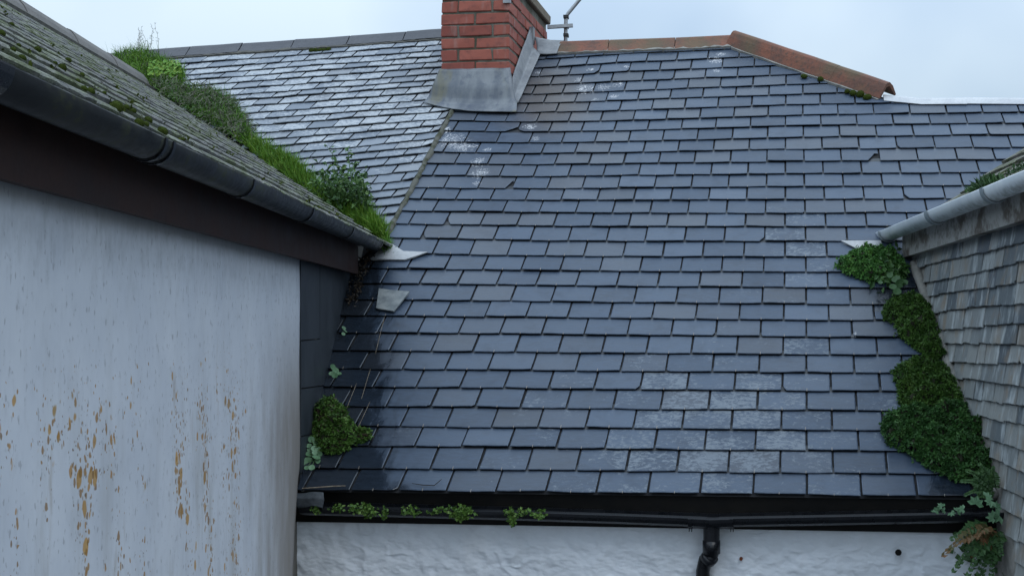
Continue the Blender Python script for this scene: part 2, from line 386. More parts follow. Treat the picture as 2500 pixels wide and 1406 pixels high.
for n_, (ar, k, i, c, full) in enumerate(specs):
    pts = [hit(MAIN, *q) for q in c]
    gap = random.uniform(.0048, .0068); s = random.gauss(0, .0022); rot = random.gauss(0, .0017)
    ex = unit(pts[1] - pts[0])
    pts = [pts[0] + ex * gap + Ud * (s - rot), pts[1] - ex * gap + Ud * (s + rot), pts[2] - ex * gap, pts[3] + ex * gap]
    cx_ = sum(q[0] for q in c) / 4; cyy = (c[0][1] * .65 + c[3][1] * .35)
    cut = None
    for (px, py, sd_, fw, fh) in CUTS:
        if c[0][0] < px < c[1][0] and rowy(k + 1, px) < py < c[0][1]: cut = (sd_, fw, fh * .75)
    if cut is None and random.random() < .08: cut = (random.choice(['bl', 'br']), random.uniform(.03, .08), random.uniform(.05, .14))
    rn = min(1, max(0, random.gauss(.5, .3)))
    lich = min(1, max(0, lichf(cx_, cyy) * random.uniform(.72, 1.12) + (.25 if random.random() < .10 else 0) + random.uniform(.05, .22)))
    tail = random.uniform(.0105, .0138) + (.004 if random.random() < .05 else 0)
    mb = MB() if nind < 299 else rest
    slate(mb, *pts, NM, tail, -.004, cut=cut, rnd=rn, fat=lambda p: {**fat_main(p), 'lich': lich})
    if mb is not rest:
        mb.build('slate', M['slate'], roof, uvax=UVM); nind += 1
    if k < 20 and random.random() < .8 and c[1][0] - c[0][0] > full * .7:
        m_ = (pts[0] + pts[1]) / 2 + ex * random.uniform(-.006, .006); h = .020 if k < 14 else .014
        clips.box(m_ - ex * .0014 + NM * (tail - .004) - Ud * .006, ex * .0028, Ud * h * random.uniform(.6, 1.1), NM * .005)
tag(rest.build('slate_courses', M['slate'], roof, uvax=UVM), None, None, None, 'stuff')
tag(clips.build('slate_hooks', M['copper'], roof), None, None, None, 'stuff')

# ------------------------------------------------------------------ clay ridge and hip
s = NT('terracotta_ridge'); v = s.pos(); n1 = s.noise(v, 7, 5, .6); n2 = s.noise(v, 40, 3, .6); n3 = s.noise(v, 2.5, 2)
col = s.mix(s.step(n1, .32, .68), (.21, .075, .042), (.12, .055, .038)); col = s.mix(s.step(n2, .48, .72, 0, .75), col, (.065, .045, .035))
col = s.mix(s.step(n3, .42, .66, 0, .75), col, (.10, .085, .045)); s.bump(s.math('ADD', n1, n2), .5, .006); M['terra'] = s.done(col, .75)
def wing(ax, h, th=.014):
    """outline of an angle ridge tile: wing, rounded apex, wing, back along the inside"""
    o = [(0, 0), (ax * .5, h * .52), (ax * .82, h * .88), (ax, h * .97), (ax * 1.18, h * .88), (ax * 1.5, h * .52), (ax * 2, 0)]
    return o + [(ax * 2 - th, -.006), (ax * 1.2, h * .74), (ax * .8, h * .74), (th, -.006)]
rb = [(1362, 135.5), (1484, 131), (1647, 125.5), (1786, 119)]
for a, b in zip(rb[:-1], rb[1:]):
    t = MB(); p, q = hit(MAIN, *a) + NM * .02, hit(MAIN, *b) + NM * .02
    d = q - p; lift = random.uniform(0, .006)
    t.sweep([p + d * f + UP * (lift + (.004 if f == 1 else 0)) for f in (.004, .25, .5, .75, .992)], wing(.1, .118), Nh, UP, closed=True)
    t.build('ridge_tile', M['terra'], house)
hb = [hit(MAIN, 1782, 119) + NM * .018, hit(MAIN, 2146, 247) + NM * .018]
hd = unit(hb[1] - hb[0]); hp = unit(np.cross(NM, hd)); hp = hp if hp[0] > 0 else -hp
hl = np.linalg.norm(hb[1] - hb[0]); nt_ = 3
for j in range(nt_):
    t = MB(); a, b = hl * j / nt_, hl * (j + 1) / nt_ + (.03 if j < nt_ - 1 else 0)
    lf = .010 * (nt_ - 1 - j) * 0 + (.0 if j == 0 else .002)
    t.sweep([hb[0] + hd * (a - (.05 if j == 0 else 0)) + NM * lf, hb[0] + hd * lerp(a, b, .5) + NM * (lf + .003), hb[0] + hd * b + NM * (lf + .002)], [(0, 0), (.05, .05), (.085, .078), (.105, .083), (.13, .075), (.17, .03), (.215, -.06), (.20, -.065), (.13, .045), (.09, .052), (.02, -.006)], hp, NM, closed=True)
    t.build('hip_tile', M['terra'], house)
mo = MB()
def bed(pts, wd, ht, n, up):
    prof = [(-wd * .5, -.012), (-wd * .35, ht), (wd * .5, ht), (wd * .5, -.012)]
    path = []
    for p, q in zip(pts[:-1], pts[1:]):
        for f in np.linspace(0, 1, 14): path.append(lerp(p, q, f) + up * random.uniform(-.005, .004) + n * random.uniform(-.003, .003))
    mo.sweep(path, prof, up, n, closed=True)
bed([hit(MAIN, *q) + Ud * .012 for q in rb], .045, .024, NM, Ud)
bed([hit(MAIN, 1786, 120), hit(MAIN, 2144, 247)], .03, .02, NM, hp)
mo.build('mortar_bed', M['mortar'], house)
# lead over the lower ridge at the right
ld = MB(); pth = [hit(MAIN, x, y) for x, y in ((2158, 251), (2250, 258.5), (2360, 259), (2362, 257), (2500, 259), (2680, 262))]
ld.sweep([p + NM * (.012 + random.uniform(0, .006)) for p in pth], [(0, 0), (.012, .012), (.05, .045), (.08, .06), (.12, .05), (.2, -.08), (.2, -.09), (.1, .03), (.02, -.006)], Nh, UP, closed=True)
ld.build('lead_ridge', M['lead_pale'], house)

# ------------------------------------------------------------------ chimney
FACE = plane(ray(1160, 200) * 8.95, Eh, UP)
FL, FR = hit(FACE, 1077, 200), hit(FACE, 1243, 200)
wC = float(np.linalg.norm(FR - FL)); dC = 1.33; zt = 2.72; ch = .0953; O = A(FL[0], FL[1], 0)
def CP(x, y, z): return O + Eh * x + Nh * y + UP * z
s = NT('chimney_mortar'); v = s.pos(); n1 = s.noise(v, 20, 5, .65); n2 = s.noise(v, 5, 3)
col = s.mix(s.step(n2, .4, .65), (.075, .07, .05), (.17, .165, .14)); col = s.mix(s.step(n1, .5, .75, 0, .7), col, (.05, .055, .03)); s.bump(n1, .8, .01); M['cmortar'] = s.done(col, .95)
core = MB(); core.box(CP(.008, .008, 1.3), Eh * (wC - .016), Nh * (dC - .016), UP * (zt - 1.3))
chim = core.build('chimney', M['cmortar'], house)
s = NT('red_brick'); v = s.pos(); rnd = s.attr('rnd'); n1 = s.noise(v, 16, 5, .65); n2 = s.noise(s.mapv(v, (1, 1, .3)), 11, 3, .6)
col = s.mix(rnd, (.22, .055, .040), (.33, .095, .065)); col = s.mix(s.step(n1, .45, .75, 0, .65), col, (.11, .042, .036)); col = s.mix(s.step(n2, .56, .76, 0, .45), col, (.36, .25, .22))
s.bump(n1, .5, .005); M['brick'] = s.done(col, .8)
def cbox(mb, o, ax, ay, az, c=.004, j=.002, **at):
    """box with chamfered edges and slightly uneven corners"""
    ls = [np.linalg.norm(q) for q in (ax, ay, az)]; us = [q / l for q, l in zip((ax, ay, az), ls)]
    vs = []; idx = {}
    for a in (0, 1):
        for b in (0, 1):
            for d in (0, 1):
                base = o + ax * a + ay * b + az * d + A(*(random.uniform(-j, j) for _ in range(3)))
                sg = [(1 if q == 0 else -1) for q in (a, b, d)]
                for f in range(3):       # vertex lying on the face normal to axis f
                    p = base.copy()
                    for g_ in range(3):
                        if g_ != f: p = p + us[g_] * sg[g_] * c
                    idx[(a, b, d, f)] = len(vs); vs.append(p)
    fs = []
    B = (0, 1)
    for f in range(3):
        o1, o2 = [q for q in range(3) if q != f]
        for sd in B:
            def key(p, q): k = [0, 0, 0]; k[f] = sd; k[o1] = p; k[o2] = q; return idx[(*k, f)]
            fs.append((key(0, 0), key(1, 0), key(1, 1), key(0, 1)))
    for f in range(3):                    # edges along axis f
        o1, o2 = [q for q in range(3) if q != f]
        for p in B:
            for q in B:
                def key(t, fc): k = [0, 0, 0]; k[f] = t; k[o1] = p; k[o2] = q; return idx[(*k, fc)]
                fs.append((key(0, o1), key(1, o1), key(1, o2), key(0, o2)))
    for a in B:
        for b in B:
            for d in B: fs.append(tuple(idx[(a, b, d, f)] for f in range(3)))
    cen = o + (ax + ay + az) / 2; out = []
    for f in fs:
        P3 = [vs[i] for i in f]; nn = np.cross(P3[1] - P3[0], P3[2] - P3[0])
        out.append(f if nn @ (sum(P3) / len(P3) - cen) > 0 else f[::-1])
    mb.add(vs, out, **at)
hb_ = wC / 4; mj = .013; zb0 = 2.094 - ch * 4
cnum = 0
while True:
    zb = zb0 + cnum * ch
    if zb + ch > zt + .005: break
    ty = (cnum % 2 == 1)
    segs = []                             # (x0, x1, y0, y1)
    if ty:
        for i in range(2): segs += [(i * wC / 2, (i + 1) * wC / 2, 0, hb_), (i * wC / 2, (i + 1) * wC / 2, dC - hb_, dC)]
        y0, y1 = hb_, dC - hb_
    else:
        segs += [(hb_, wC - hb_, 0, hb_), (hb_, wC - hb_, dC - hb_, dC)]; y0, y1 = 0, dC
    nb = round((y1 - y0) / (2 * hb_)); st = (y1 - y0) / nb
    for i in range(nb):
        segs += [(wC - hb_, wC, y0 + i * st, y0 + (i + 1) * st), (0, hb_, y0 + i * st, y0 + (i + 1) * st)]
    for x0, x1, ya, yb in segs:
        e = mj / 2; xa, xb = x0 + (e if x0 > 0 else 0), x1 - (e if x1 < wC - 1e-6 else 0); yc, yd = ya + (e if ya > 0 else 0), yb - (e if yb < dC - 1e-6 else 0)
        if zb + ch < 1.75 + .83 * yc - .25: continue      # buried in the roof
        b_ = MB(); pj = random.uniform(-.003, .003)
        out_ = .03 if cnum >= 11 and False else 0
        cbox(b_, CP(xa, yc + (pj if yc < .01 else 0), zb + mj / 2), Eh * (xb - xa), Nh * (yd - yc), UP * (ch - mj), .006, .0045, rnd=random.random())
        b_.build('brick', M['brick'], chim)
    cnum += 1
cap = MB(); cbox(cap, CP(-.03, -.03, zt), Eh * (wC + .06), Nh * (dC + .06), UP * .085, .008, .004)
M['cap'] = m_simple('chimney_capping', (.14, .115, .08), (.20, .17, .13), .9, 12, bump=.5)
cap.build('capping', M['cap'], chim)
# lead apron and soakers
def sheet(name, rows, mat, parent, sub=6, wob=.004, th=.004):
    """a dressed lead sheet lofted through rows of 3-D points"""
    n = len(rows[0]); V = []; cols = (n - 1) * sub + 1; rws = (len(rows) - 1) * sub + 1
    for i in range(rws):
        fi = min(i / sub, len(rows) - 1 - 1e-6); a = int(fi); f = fi - a
        for j in range(cols):
            fj = min(j / sub, n - 1 - 1e-6); b = int(fj); g_ = fj - b
            p = (rows[a][b] * (1 - g_) + rows[a][b + 1] * g_) * (1 - f) + (rows[a + 1][b] * (1 - g_) + rows[a + 1][b + 1] * g_) * f
            q = mn.noise(Vector(p * 9)) * wob; V.append(p + A(0, -q, q))
    Fc = [(i * cols + j, i * cols + j + 1, (i + 1) * cols + j + 1, (i + 1) * cols + j) for i in range(rws - 1) for j in range(cols - 1)]
    N = len(V); V2 = V + [p + A(0, th, -th * .5) for p in V]
    Fc += [tuple(i + N for i in f[::-1]) for f in Fc]
    bd = [j for j in range(cols)] + [i * cols + cols - 1 for i in range(1, rws)] + [(rws - 1) * cols + j for j in range(cols - 2, -1, -1)] + [i * cols for i in range(rws - 2, 0, -1)]
    Fc += [(bd[i], bd[i - 1], bd[i - 1] + N, bd[i] + N) for i in range(len(bd))]
    mb = MB(); mb.add(V2, Fc); return mb.build(name, mat, parent, smooth=True)
s = NT('stained_lead'); v = s.pos(); n1 = s.noise(s.mapv(v, (1, 1, .25)), 9, 5, .6); n2 = s.noise(v, 14, 4); n3 = s.noise(s.mapv(v, (1, 1, .15)), 6, 3)
col = s.mix(s.step(n1, .3, .7), (.085, .10, .125), (.19, .205, .22)); col = s.mix(s.step(n3, .54, .68, 0, .7), col, (.15, .14, .085)); col = s.mix(s.step(n2, .5, .7, 0, .6), col, (.05, .065, .10))
s.bump(n2, .25, .008); M['apron'] = s.done(col, .45)
fo = lambda x, y, o=.012: hit(FACE, x, y) - Nh * o
mo_ = lambda x, y, l=.025: hit(MAIN, x, y) + NM * l
lo_ = lambda x, y, l=.03: hit(LEFT, x, y) + NL * l
ap_t = [fo(1075, 170, .016), fo(1120, 170, .016), fo(1180, 169, .016), fo(1247, 167, .016)]
ap_b = [lo_(1042, 254, .035), mo_(1104, 262, .04), mo_(1190, 265, .035), mo_(1264, 262, .035)]
ap_m = [lerp(a, b, f) - Nh * .012 - UP * .012 * k for a, b, f, k in zip(ap_t, ap_b, (.45, .5, .5, .5), (1, 1, 1, 1))]
ap_m2 = [lerp(a, b, .8) - UP * .02 for a, b in zip(ap_t, ap_b)]
sheet('lead_apron', [ap_t, ap_m, ap_m2, ap_b, [lo_(1034, 259, .03), mo_(1108, 276, .03), mo_(1185, 281, .028), mo_(1262, 281, .028)]], M['apron'], chim)
SIDE = (Eh, float(Eh @ FR)); so = lambda x, y, o=.012: hit(SIDE, x, y) + Eh * o
sheet('side_flashing', [[so(1246.5, 190), so(1268, 128), so(1292, 66)], [mo_(1254.5, 260, .04), mo_(1280, 192, .04), mo_(1305, 128, .04)], [mo_(1266, 261, .03), mo_(1293, 200, .03), mo_(1320, 141, .03)]], M['lead'], chim)
sd_ = lambda x, y, dz, dyy: hit(MAIN, x, y) + NM * .03 + UP * dz + Nh * dyy
sheet('ridge_saddle', [[mo_(1312, 141, .03), mo_(1335, 141, .03), mo_(1360, 139, .03)], [sd_(1308, 136, .06, .05), sd_(1338, 136, .05, .05), sd_(1364, 135, .06, .05)], [sd_(1300, 134, .15, .11), sd_(1338, 134, .12, .11), sd_(1370, 134, .12, .11)], [sd_(1300, 134, .06, .22), sd_(1338, 134, .03, .22), sd_(1370, 134, .02, .22)]], M['lead'], chim)
pk = MB(); pk.box(so(1291, 66, .004), Eh * .035, Nh * .05, UP * -.14); pk.build('flashing_step', M['lead'], chim)
ts = MB()
for j in range(3): ts.box(CP(wC - .045, -.018 + .002 * (j % 2), 2.535 + j * .028), Eh * .058, Nh * .03, UP * .024)
ts.build('corner_strap', M['steel'], chim)

# aerial mast beside the chimney
ae = thing('aerial_mast', CP(wC + .17, dC - .12, 2.35), 'grey metal aerial pole with bent arm beside the brick chimney', 'aerial')
def at_depth(x, y, d): return ray(x, y) * d
dA = 10.0
pm = MB(); pm.tube([at_depth(1381, 150, dA), at_depth(1381, 100, dA), at_depth(1381.5, 60, dA), at_depth(1382, 44, dA), at_depth(1386, 35, dA), at_depth(1418, -4, dA), at_depth(1470, -66, dA)], .0165, 12); pm.build('pole', M['steel'], ae, smooth=True)
ba = MB(); ba.box(at_depth(1336, 70, dA - .05), A(62 / F * dA, 0, 4 / F * dA), A(0, .03, 0), UP * .028); ba.build('bracket', M['steel'], ae)
M['blackm'] = m_simple('black_clamp', (.008, .008, .009), (.015, .015, .016), .5, 20, bump=0)
for yy in (85, 40, 64):
    cl = MB(); cl.box(at_depth(1375, yy + 3, dA - .035), A(12.5 / F * dA, 0, 0), A(0, .07, 0), UP * .022); cl.build('clamp', M['blackm'] if yy != 64 else M['steel'], ae)

# ------------------------------------------------------------------ eaves: fascia, gutter, downpipe, roughcast wall
def evp(o): return plane(hit(MAIN, 1500, 1204.4) + Nh * o, Eh, UP)
EV = evp(.03)
fb = [hit(EV, 690, 1272.5), hit(EV, 1500, 1286), hit(EV, 2470, 1303)]
fm = MB(); vs = []
for p in fb: vs += [p, A(p[0], p[1], -.795), A(p[0], p[1], -.795) + Nh * .02, p + Nh * .02]
fm.add(vs, [(0, 4, 5, 1), (4, 8, 9, 5), (0, 3, 7, 4), (4, 7, 11, 8), (0, 1, 2, 3), (8, 11, 10, 9)]); fm.build('fascia_board', M['dark_fascia'], house)
GV = evp(-.078)
lips = {'l': [(728, 1237), (1000, 1243.5), (1250, 1250), (1500, 1258), (1722, 1266.5)], 'r': [(1752, 1266.5), (2050, 1261), (2300, 1256), (2455, 1252.5)]}
gp = [(0, 0), (.002, -.014), (.012, -.032), (.032, -.045), (.055, -.047), (.078, -.04), (.093, -.026), (.100, -.004), (.100, .012), (.096, .012), (.096, -.004), (.088, -.024), (.075, -.036), (.055, -.042), (.034, -.040), (.016, -.029), (.006, -.014), (.004, 0), (.002, .004)]
gt = MB(); gt.sweep([hit(GV, *q) for q in lips['l']], gp, Nh, UP, closed=True); gut = gt.build('gutter', M['black_pvc'], house, smooth=False)
g2 = MB(); g2.sweep([hit(GV, *q) for q in lips['r']], gp, Nh, UP, closed=True); g2.build('gutter', M['black_pvc'], house)
go = MB(); gq = [(u * 1.12 - .006, v_ * 1.12 - .002) for u, v_ in gp]
go.sweep([hit(GV, 1684, 1264.5), hit(GV, 1735, 1267.5), hit(GV, 1788, 1266)], gq, Nh, UP, closed=True)
oc = hit(GV, 1735, 1267) + Nh * .05
go.tube([oc - UP * .04, oc - UP * .115], .040, 20); go.build('running_outlet', M['black_pvc'], house)
for px in (1684, 1786):
    cl = MB(); p = hit(GV, px, 1265)
    cl.sweep([p - Eh * .009, p + Eh * .009], [(u * 1.2 - .009, v_ * 1.22 - .002) for u, v_ in gp], Nh, UP, closed=True)
    for e in (-.007, .005): cl.box(p + Eh * e + Nh * .02 - UP * .068, Eh * .003, Nh * .03, UP * .02)
    cl.build('gutter_clip', M['black_pvc'], house)
dp_ = MB()
p0 = oc - UP * .09; p1 = oc - UP * .185; wallp = evp(.06)
p2 = hit(evp(.01), 1716, 1362); p3 = A(p2[0], p2[1], -3.4)
dp_.tube([p0, p0 - UP * .06, p1], .034, 18); dp_.tube([p1 + UP * .075, p1 + UP * .012], .043, 20)
dp_.tube([p1 + UP * .01, lerp(p1, p2, .3) - UP * .012, lerp(p1, p2, .7) - UP * .01, p2 - UP * .06, p2 - UP * .16, p3], .034, 18)
dp_.tube([lerp(p1, p2, .1), lerp(p1, p2, .45) - UP * .014], .042, 20)
dp_.build('downpipe', M['black_pvc'], house, smooth=True)

# roughcast wall, trowelled relief in the mesh
s = NT('white_roughcast'); v = s.pos(); n1 = s.noise(v, 5, 5, .6); n2 = s.noise(v, 45, 4, .65); n3 = s.noise(s.mapv(v, (1, 1, .4)), 2.2, 3)
col = s.mix(s.step(n1, .35, .75, 0, .4), (.72, .755, .80), (.58, .61, .64)); col = s.mix(s.step(n2, .66, .8, 0, .35), col, (.30, .30, .30)); col = s.mix(s.step(n3, .55, .8, 0, .25), col, (.48, .46, .42))
s.bump(s.math('ADD', n2, s.noise(v, 120, 2)), .3, .004); M['rough'] = s.done(col, .8)
w0, w1 = hit(evp(.052), 660, 1290), hit(evp(.052), 2520, 1290); w0[2] = w1[2] = 0
wm = MB(); nx = 430; zs = list(np.linspace(-.93, -1.40, 130)) + [-1.7, -2.4, -3.52]; V = []
for z in zs:
    for i in range(nx):
        p = lerp(w0, w1, i / (nx - 1)) + UP * z
        q = Vector((p[0] * 5.5 + p[2] * 2, p[2] * 7 - p[0], 1.3))
        d = mn.noise(Vector((p[0] * 2.2, p[2] * 2.2, 0))) * .010 + mn.fractal(Vector((p[0] * 13, p[2] * 15, 1.3)), .75, 2.1, 5) * .0095
        cr_ = 1 - abs(mn.noise(Vector((p[0] * 6.5 + .6 * mn.noise(Vector((p[0] * 9, p[2] * 9, 3))), p[2] * 8 + .6 * mn.noise(Vector((p[0] * 9, p[2] * 9, 8))), 4)))) * 7
        d += max(0, cr_) * .009 * max(0, .25 + mn.noise(Vector((p[0] * 3, p[2] * 3, 11))) * 1.6)
        V.append(p - Nh * (d - .006))
wm.add(V, [(j * nx + i, (j + 1) * nx + i, (j + 1) * nx + i + 1, j * nx + i + 1) for j in range(len(zs) - 1) for i in range(nx - 1)])
wm.build('wall', M['rough'], house, smooth=True)

def poly_sheet(name, pts, n, th, mat, parent, jit=0):
    mb = MB(); m = len(pts); top = [p + n * (th + random.uniform(-jit, jit)) for p in pts]
    mb.add(top + list(pts), [tuple(range(m))] + [(i, m + i, m + (i + 1) % m, (i + 1) % m) for i in range(m)] + [tuple(range(m, 2 * m))[::-1]])
    return mb.build(name, mat, parent)
poly_sheet('lead_valley', [mo_(*q, .014) for q in ((906, 640), (930, 612), (957, 599), (972, 610), (987, 621), (1046, 621), (1012, 634), (990, 641))][::-1], NM, .006, M['lead_mid'], house, .008)
poly_sheet('lead_valley', [mo_(*q, .014) for q in ((2053, 594), (2150, 593), (2165, 640), (2128, 632), (2092, 613))], NM, .006, M['lead_mid'], house, .004)
es = MB(); p = hit(GV, 715, 1215); sheet('gutter_end_flashing', [[hit(evp(-.05), 722, 1200), hit(evp(-.06), 757, 1203), hit(evp(-.058), 791, 1206)], [hit(evp(-.072), 711, 1213), hit(evp(-.09), 748, 1219), hit(evp(-.08), 792, 1222)], [hit(evp(-.085), 727, 1239), hit(evp(-.095), 762, 1235), hit(evp(-.09), 787, 1240)]], M['old_lead'], house, 8, .02)

# ------------------------------------------------------------------ neighbouring house: lichened slate roof left of the chimney
nb = thing('terraced_house', (-3.2, 9.5, G), 'house left of the chimney with pale lichened slate roof and dark grey ridge', 'house')
LYr = [104, 118, 132.5,146.9,160.8,173.7,187.6,203.3,218.1,231,247.7,265.3,281,295.8,315.2,331.9,348.8,368.7,384,401,421,442,462,482,500,520,542,566,592][::-1]
def rowl(k, x):
    k = min(max(k, 0), len(LYr) - 1.001); i = int(k); y = lerp(LYr[i], LYr[i + 1], k - i)
    return y + float(np.interp(y, [100, 316, 369, 420, 600], [-17, -17, -23, -22, -22])) * (x - 800) / 230
def jxl(u, k):
    x = 600
    for _ in range(4): y = rowl(k, x); x = 2000 - (2000 - 400 - 60.5 * u) * (y + 1280) / 1580
    return x
def xll(y): return interp(y, [(255, 100), (372, 228), (600, 380), (935, 592)]) - 4
def xlr(y): return interp(y, [(930, 600), (945, 578), (1027, 421), (1106, 268), (1107, 100)]) - 4
lk = MB(); dl = [hit(LEFT, *q) - NL * .012 for q in ((945, 578), (600, 381), (372, 229), (240, 140), (1107, 96), (1107, 268))]
lk.add(dl, [tuple(range(6))]); bb = [hit(LEFT, 240, 140) - NL * .012, hit(LEFT, 1107, 96) - NL * .012]; lk.add(bb + [p + Nh * 3 - UP * 2.2 for p in bb], [(0, 1, 3, 2)])
lroof = lk.build('roof', M['under'], nb)
for k in range(len(LYr) - 2):
    for i in range(-3, 16):
        o = .5 * (k % 2); c = []
        for u, kk in ((i + o, k), (i + o + 1, k), (i + o + 1, k + 1.3), (i + o, k + 1.3)): x = jxl(u, kk); c.append([x, rowl(kk, x)])
        full = c[1][0] - c[0][0]
        for q in c: q[0] = min(max(q[0], xll(q[1])), xlr(q[1]))
        if c[1][0] - c[0][0] < full * .2 or c[0][1] < 95: continue
        pts = [hit(LEFT, *q) for q in c]; ex = unit(pts[1] - pts[0]); gp_ = random.uniform(.004, .008); s_ = random.uniform(-.006, .006); r_ = random.gauss(0, .004)
        pts = [pts[0] + ex * gp_ + ULd * (s_ - r_), pts[1] - ex * gp_ + ULd * (s_ + r_), pts[2] - ex * gp_, pts[3] + ex * gp_]
        y_ = c[0][1]; fade = float(np.interp(y_, [100, 330, 480], [1, .95, .35]))
        mb = MB(); li = max(.05, fade * random.uniform(.75, 1.2) * (.3 if random.random() < .15 else 1))
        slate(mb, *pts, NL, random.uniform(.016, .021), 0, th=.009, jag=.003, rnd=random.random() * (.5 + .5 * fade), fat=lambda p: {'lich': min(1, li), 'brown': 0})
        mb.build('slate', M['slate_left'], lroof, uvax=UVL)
lb = [(200, 163), (326, 151.5), (454, 141.5), (582, 132.5), (710, 124), (846, 115), (984, 105), (1100, 97)]
for a, b in zip(lb[:-1], lb[1:]):
    t = MB(); p, q = hit(LEFT, *a) + NL * .02, hit(LEFT, *b) + NL * .02; d = q - p
    li = random.uniform(-.004, .004)
    t.sweep([p + d * .008 + UP * li, p + d * .5 + UP * (li + random.uniform(-.003, .003)), p + d * .988 + UP * li], wing(.1, .105), Nh, UP, closed=True); t.build('ridge_tile', M['grey_ridge'], nb)
mo = MB(); bed([hit(LEFT, *q) for q in lb], .05, .018, NL, ULd); mo.build('mortar_bed', M['mortar_dark'], nb)
s = NT('mossy_fillet'); v = s.pos(); n1 = s.noise(v, 16, 5, .6); col = s.mix(s.step(n1, .4, .65), (.10, .10, .085), (.035, .04, .018)); s.bump(n1, .8, .012); M['fillet'] = s.done(col, .95)
fl = MB(); pth = [lerp(hit(MAIN, 1109, 266), hit(MAIN, 944, 580), f) + NM * .006 for f in np.linspace(0, 1, 40)]
fl.tube([p + A(random.uniform(-.004, .004), 0, random.uniform(-.004, .004)) for p in pth], [.020 * random.uniform(.75, 1.2) for _ in pth], 8); fl.build('mortar_fillet', M['fillet'], nb, smooth=True)

# ------------------------------------------------------------------ rendered building at the left
rbld = thing('rendered_building', (C0[0], 3.5, G), 'rust-spotted pale rendered building with mossy roof and black gutter', 'building')
def rl(p): return float(RL @ (p - C0))
Rg = hit(LEFT, 376, 228); rR, zR = rl(Rg), Rg[2]
rE, zE = .180, .540
slope = unit(RL * (rR - rE) + UP * (zR - zE)); Ls = math.hypot(rR - rE, zR - zE); NRf = unit(np.cross(slope, WL)); NRf = NRf if NRf[2] > 0 else -NRf
def a_end(p):
    e = [(d - n @ p) / (n @ WL) for n, d in ((LEFT), (MAIN))]; return min(e)
def a_at(r, z, px):
    k = (px - CX) / F; b = PL(0, r, z); return (k * b[1] - b[0]) / (WL[0] - k * WL[1])
A0 = -5.15
# wall
s = NT('rust_spotted_render'); uv = s.uv(); n1 = s.noise(s.mapv(uv, (2.4, 1.6, 1)), 1, 5, .65); n2 = s.noise(s.mapv(uv, (30, 11, 1)), 1, 4, .65)
hgt = s.n('SeparateXYZ'); s.put(hgt.inputs[0], uv); zz = hgt.outputs[1]; aa = hgt.outputs[0]
col = s.mix(s.step(n1, .3, .7), (.53, .555, .605), (.61, .63, .67))
col = s.mix(s.step(n2, .48, .75, 0, .2), col, (.34, .35, .37))
n4 = s.noise(s.mapv(uv, (7, 1.3, 1)), 1, 5, .65)
col = s.mix(s.math('MULTIPLY', s.step(n4, .45, .75), s.step(zz, .1, -.9, .1, .5)), col, (.30, .285, .25))
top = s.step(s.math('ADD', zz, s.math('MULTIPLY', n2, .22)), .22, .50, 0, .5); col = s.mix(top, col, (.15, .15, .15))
edg = s.math('MULTIPLY', s.step(s.math('ADD', aa, s.math('MULTIPLY', s.noise(s.mapv(uv, (9, 2.2, 1)), 1, 3), .9)), -.75, .35, 0, .85), s.step(zz, .2, -.5)); col = s.mix(edg, col, (.20, .17, .14))
pit = s.noise(s.mapv(uv, (60, 26, 1)), 1, 2, .5); col = s.mix(s.step(pit, .62, .70, 0, .5), col, (.22, .22, .235))
wob = s.n('VectorMath', operation='ADD'); s.put(wob.inputs[0], uv); nn_ = s.n('TexNoise'); s.put(nn_.inputs['Vector'], s.mapv(uv, (30, 18, 1))); nn_.inputs['Scale'].default_value = 1
w2 = s.n('VectorMath', operation='SCALE'); s.put(w2.inputs[0], nn_.outputs['Color']); w2.inputs['Scale'].default_value = .03; s.put(wob.inputs[1], w2.outputs[0]); wv = wob.outputs[0]
clus = s.step(s.noise(s.mapv(uv, (3.4, .9, 1), (1.7, .4, 0)), 1, 4, .62), .36, .66, .12, .95)
low = s.math('MULTIPLY', s.step(s.math('ADD', zz, s.math('MULTIPLY', clus, .3)), .34, -.2), s.step(aa, -.55, -1.45, .18, 1))
for sc_, thr, c_ in ((11, .22, (.50, .28, .03)), (19, .36, (.50, .26, .03)), (30, .38, (.42, .21, .035)), (42, .36, (.34, .18, .045)), (58, .36, (.40, .21, .04)), (75, .28, (.20, .12, .06))):
    vo = s.voro(s.mapv(wv, (sc_, sc_ * .62, 1)), 1); rc = s.n('SeparateColor'); s.put(rc.inputs[0], vo.outputs['Color'])
    size = s.math('MULTIPLY', s.math('MULTIPLY', s.step(s.math('ADD', s.math('MULTIPLY', rc.outputs[0], .55), s.math('MULTIPLY', clus, .95)), .72, 1.12, 0, thr), low), 1)
    spot = s.step(s.math('SUBTRACT', size, vo.outputs['Distance']), 0, .07)
    col = s.mix(s.math('MULTIPLY', spot, .85), col, s.mix(rc.outputs[1], c_, tuple(q * .55 for q in c_)))
rs = s.math('MULTIPLY', s.step(s.noise(s.mapv(uv, (13, 2.0, 1), (4, 2, 0)), 1, 5, .65), .58, .76, 0, .45), low); col = s.mix(rs, col, (.24, .165, .08))
s.bump(s.math('ADD', n2, s.math('MULTIPLY', pit, .5)), .25, .004); M['render'] = s.done(col, .7, 0, .4)
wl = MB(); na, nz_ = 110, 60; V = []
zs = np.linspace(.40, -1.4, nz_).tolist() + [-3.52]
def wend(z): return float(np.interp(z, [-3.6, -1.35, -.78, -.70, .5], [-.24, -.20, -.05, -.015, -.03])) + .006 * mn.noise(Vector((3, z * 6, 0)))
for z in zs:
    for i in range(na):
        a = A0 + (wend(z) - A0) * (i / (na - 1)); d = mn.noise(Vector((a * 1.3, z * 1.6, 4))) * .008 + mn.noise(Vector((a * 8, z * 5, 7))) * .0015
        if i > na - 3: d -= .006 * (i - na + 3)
        V.append(PL(a, d, z))
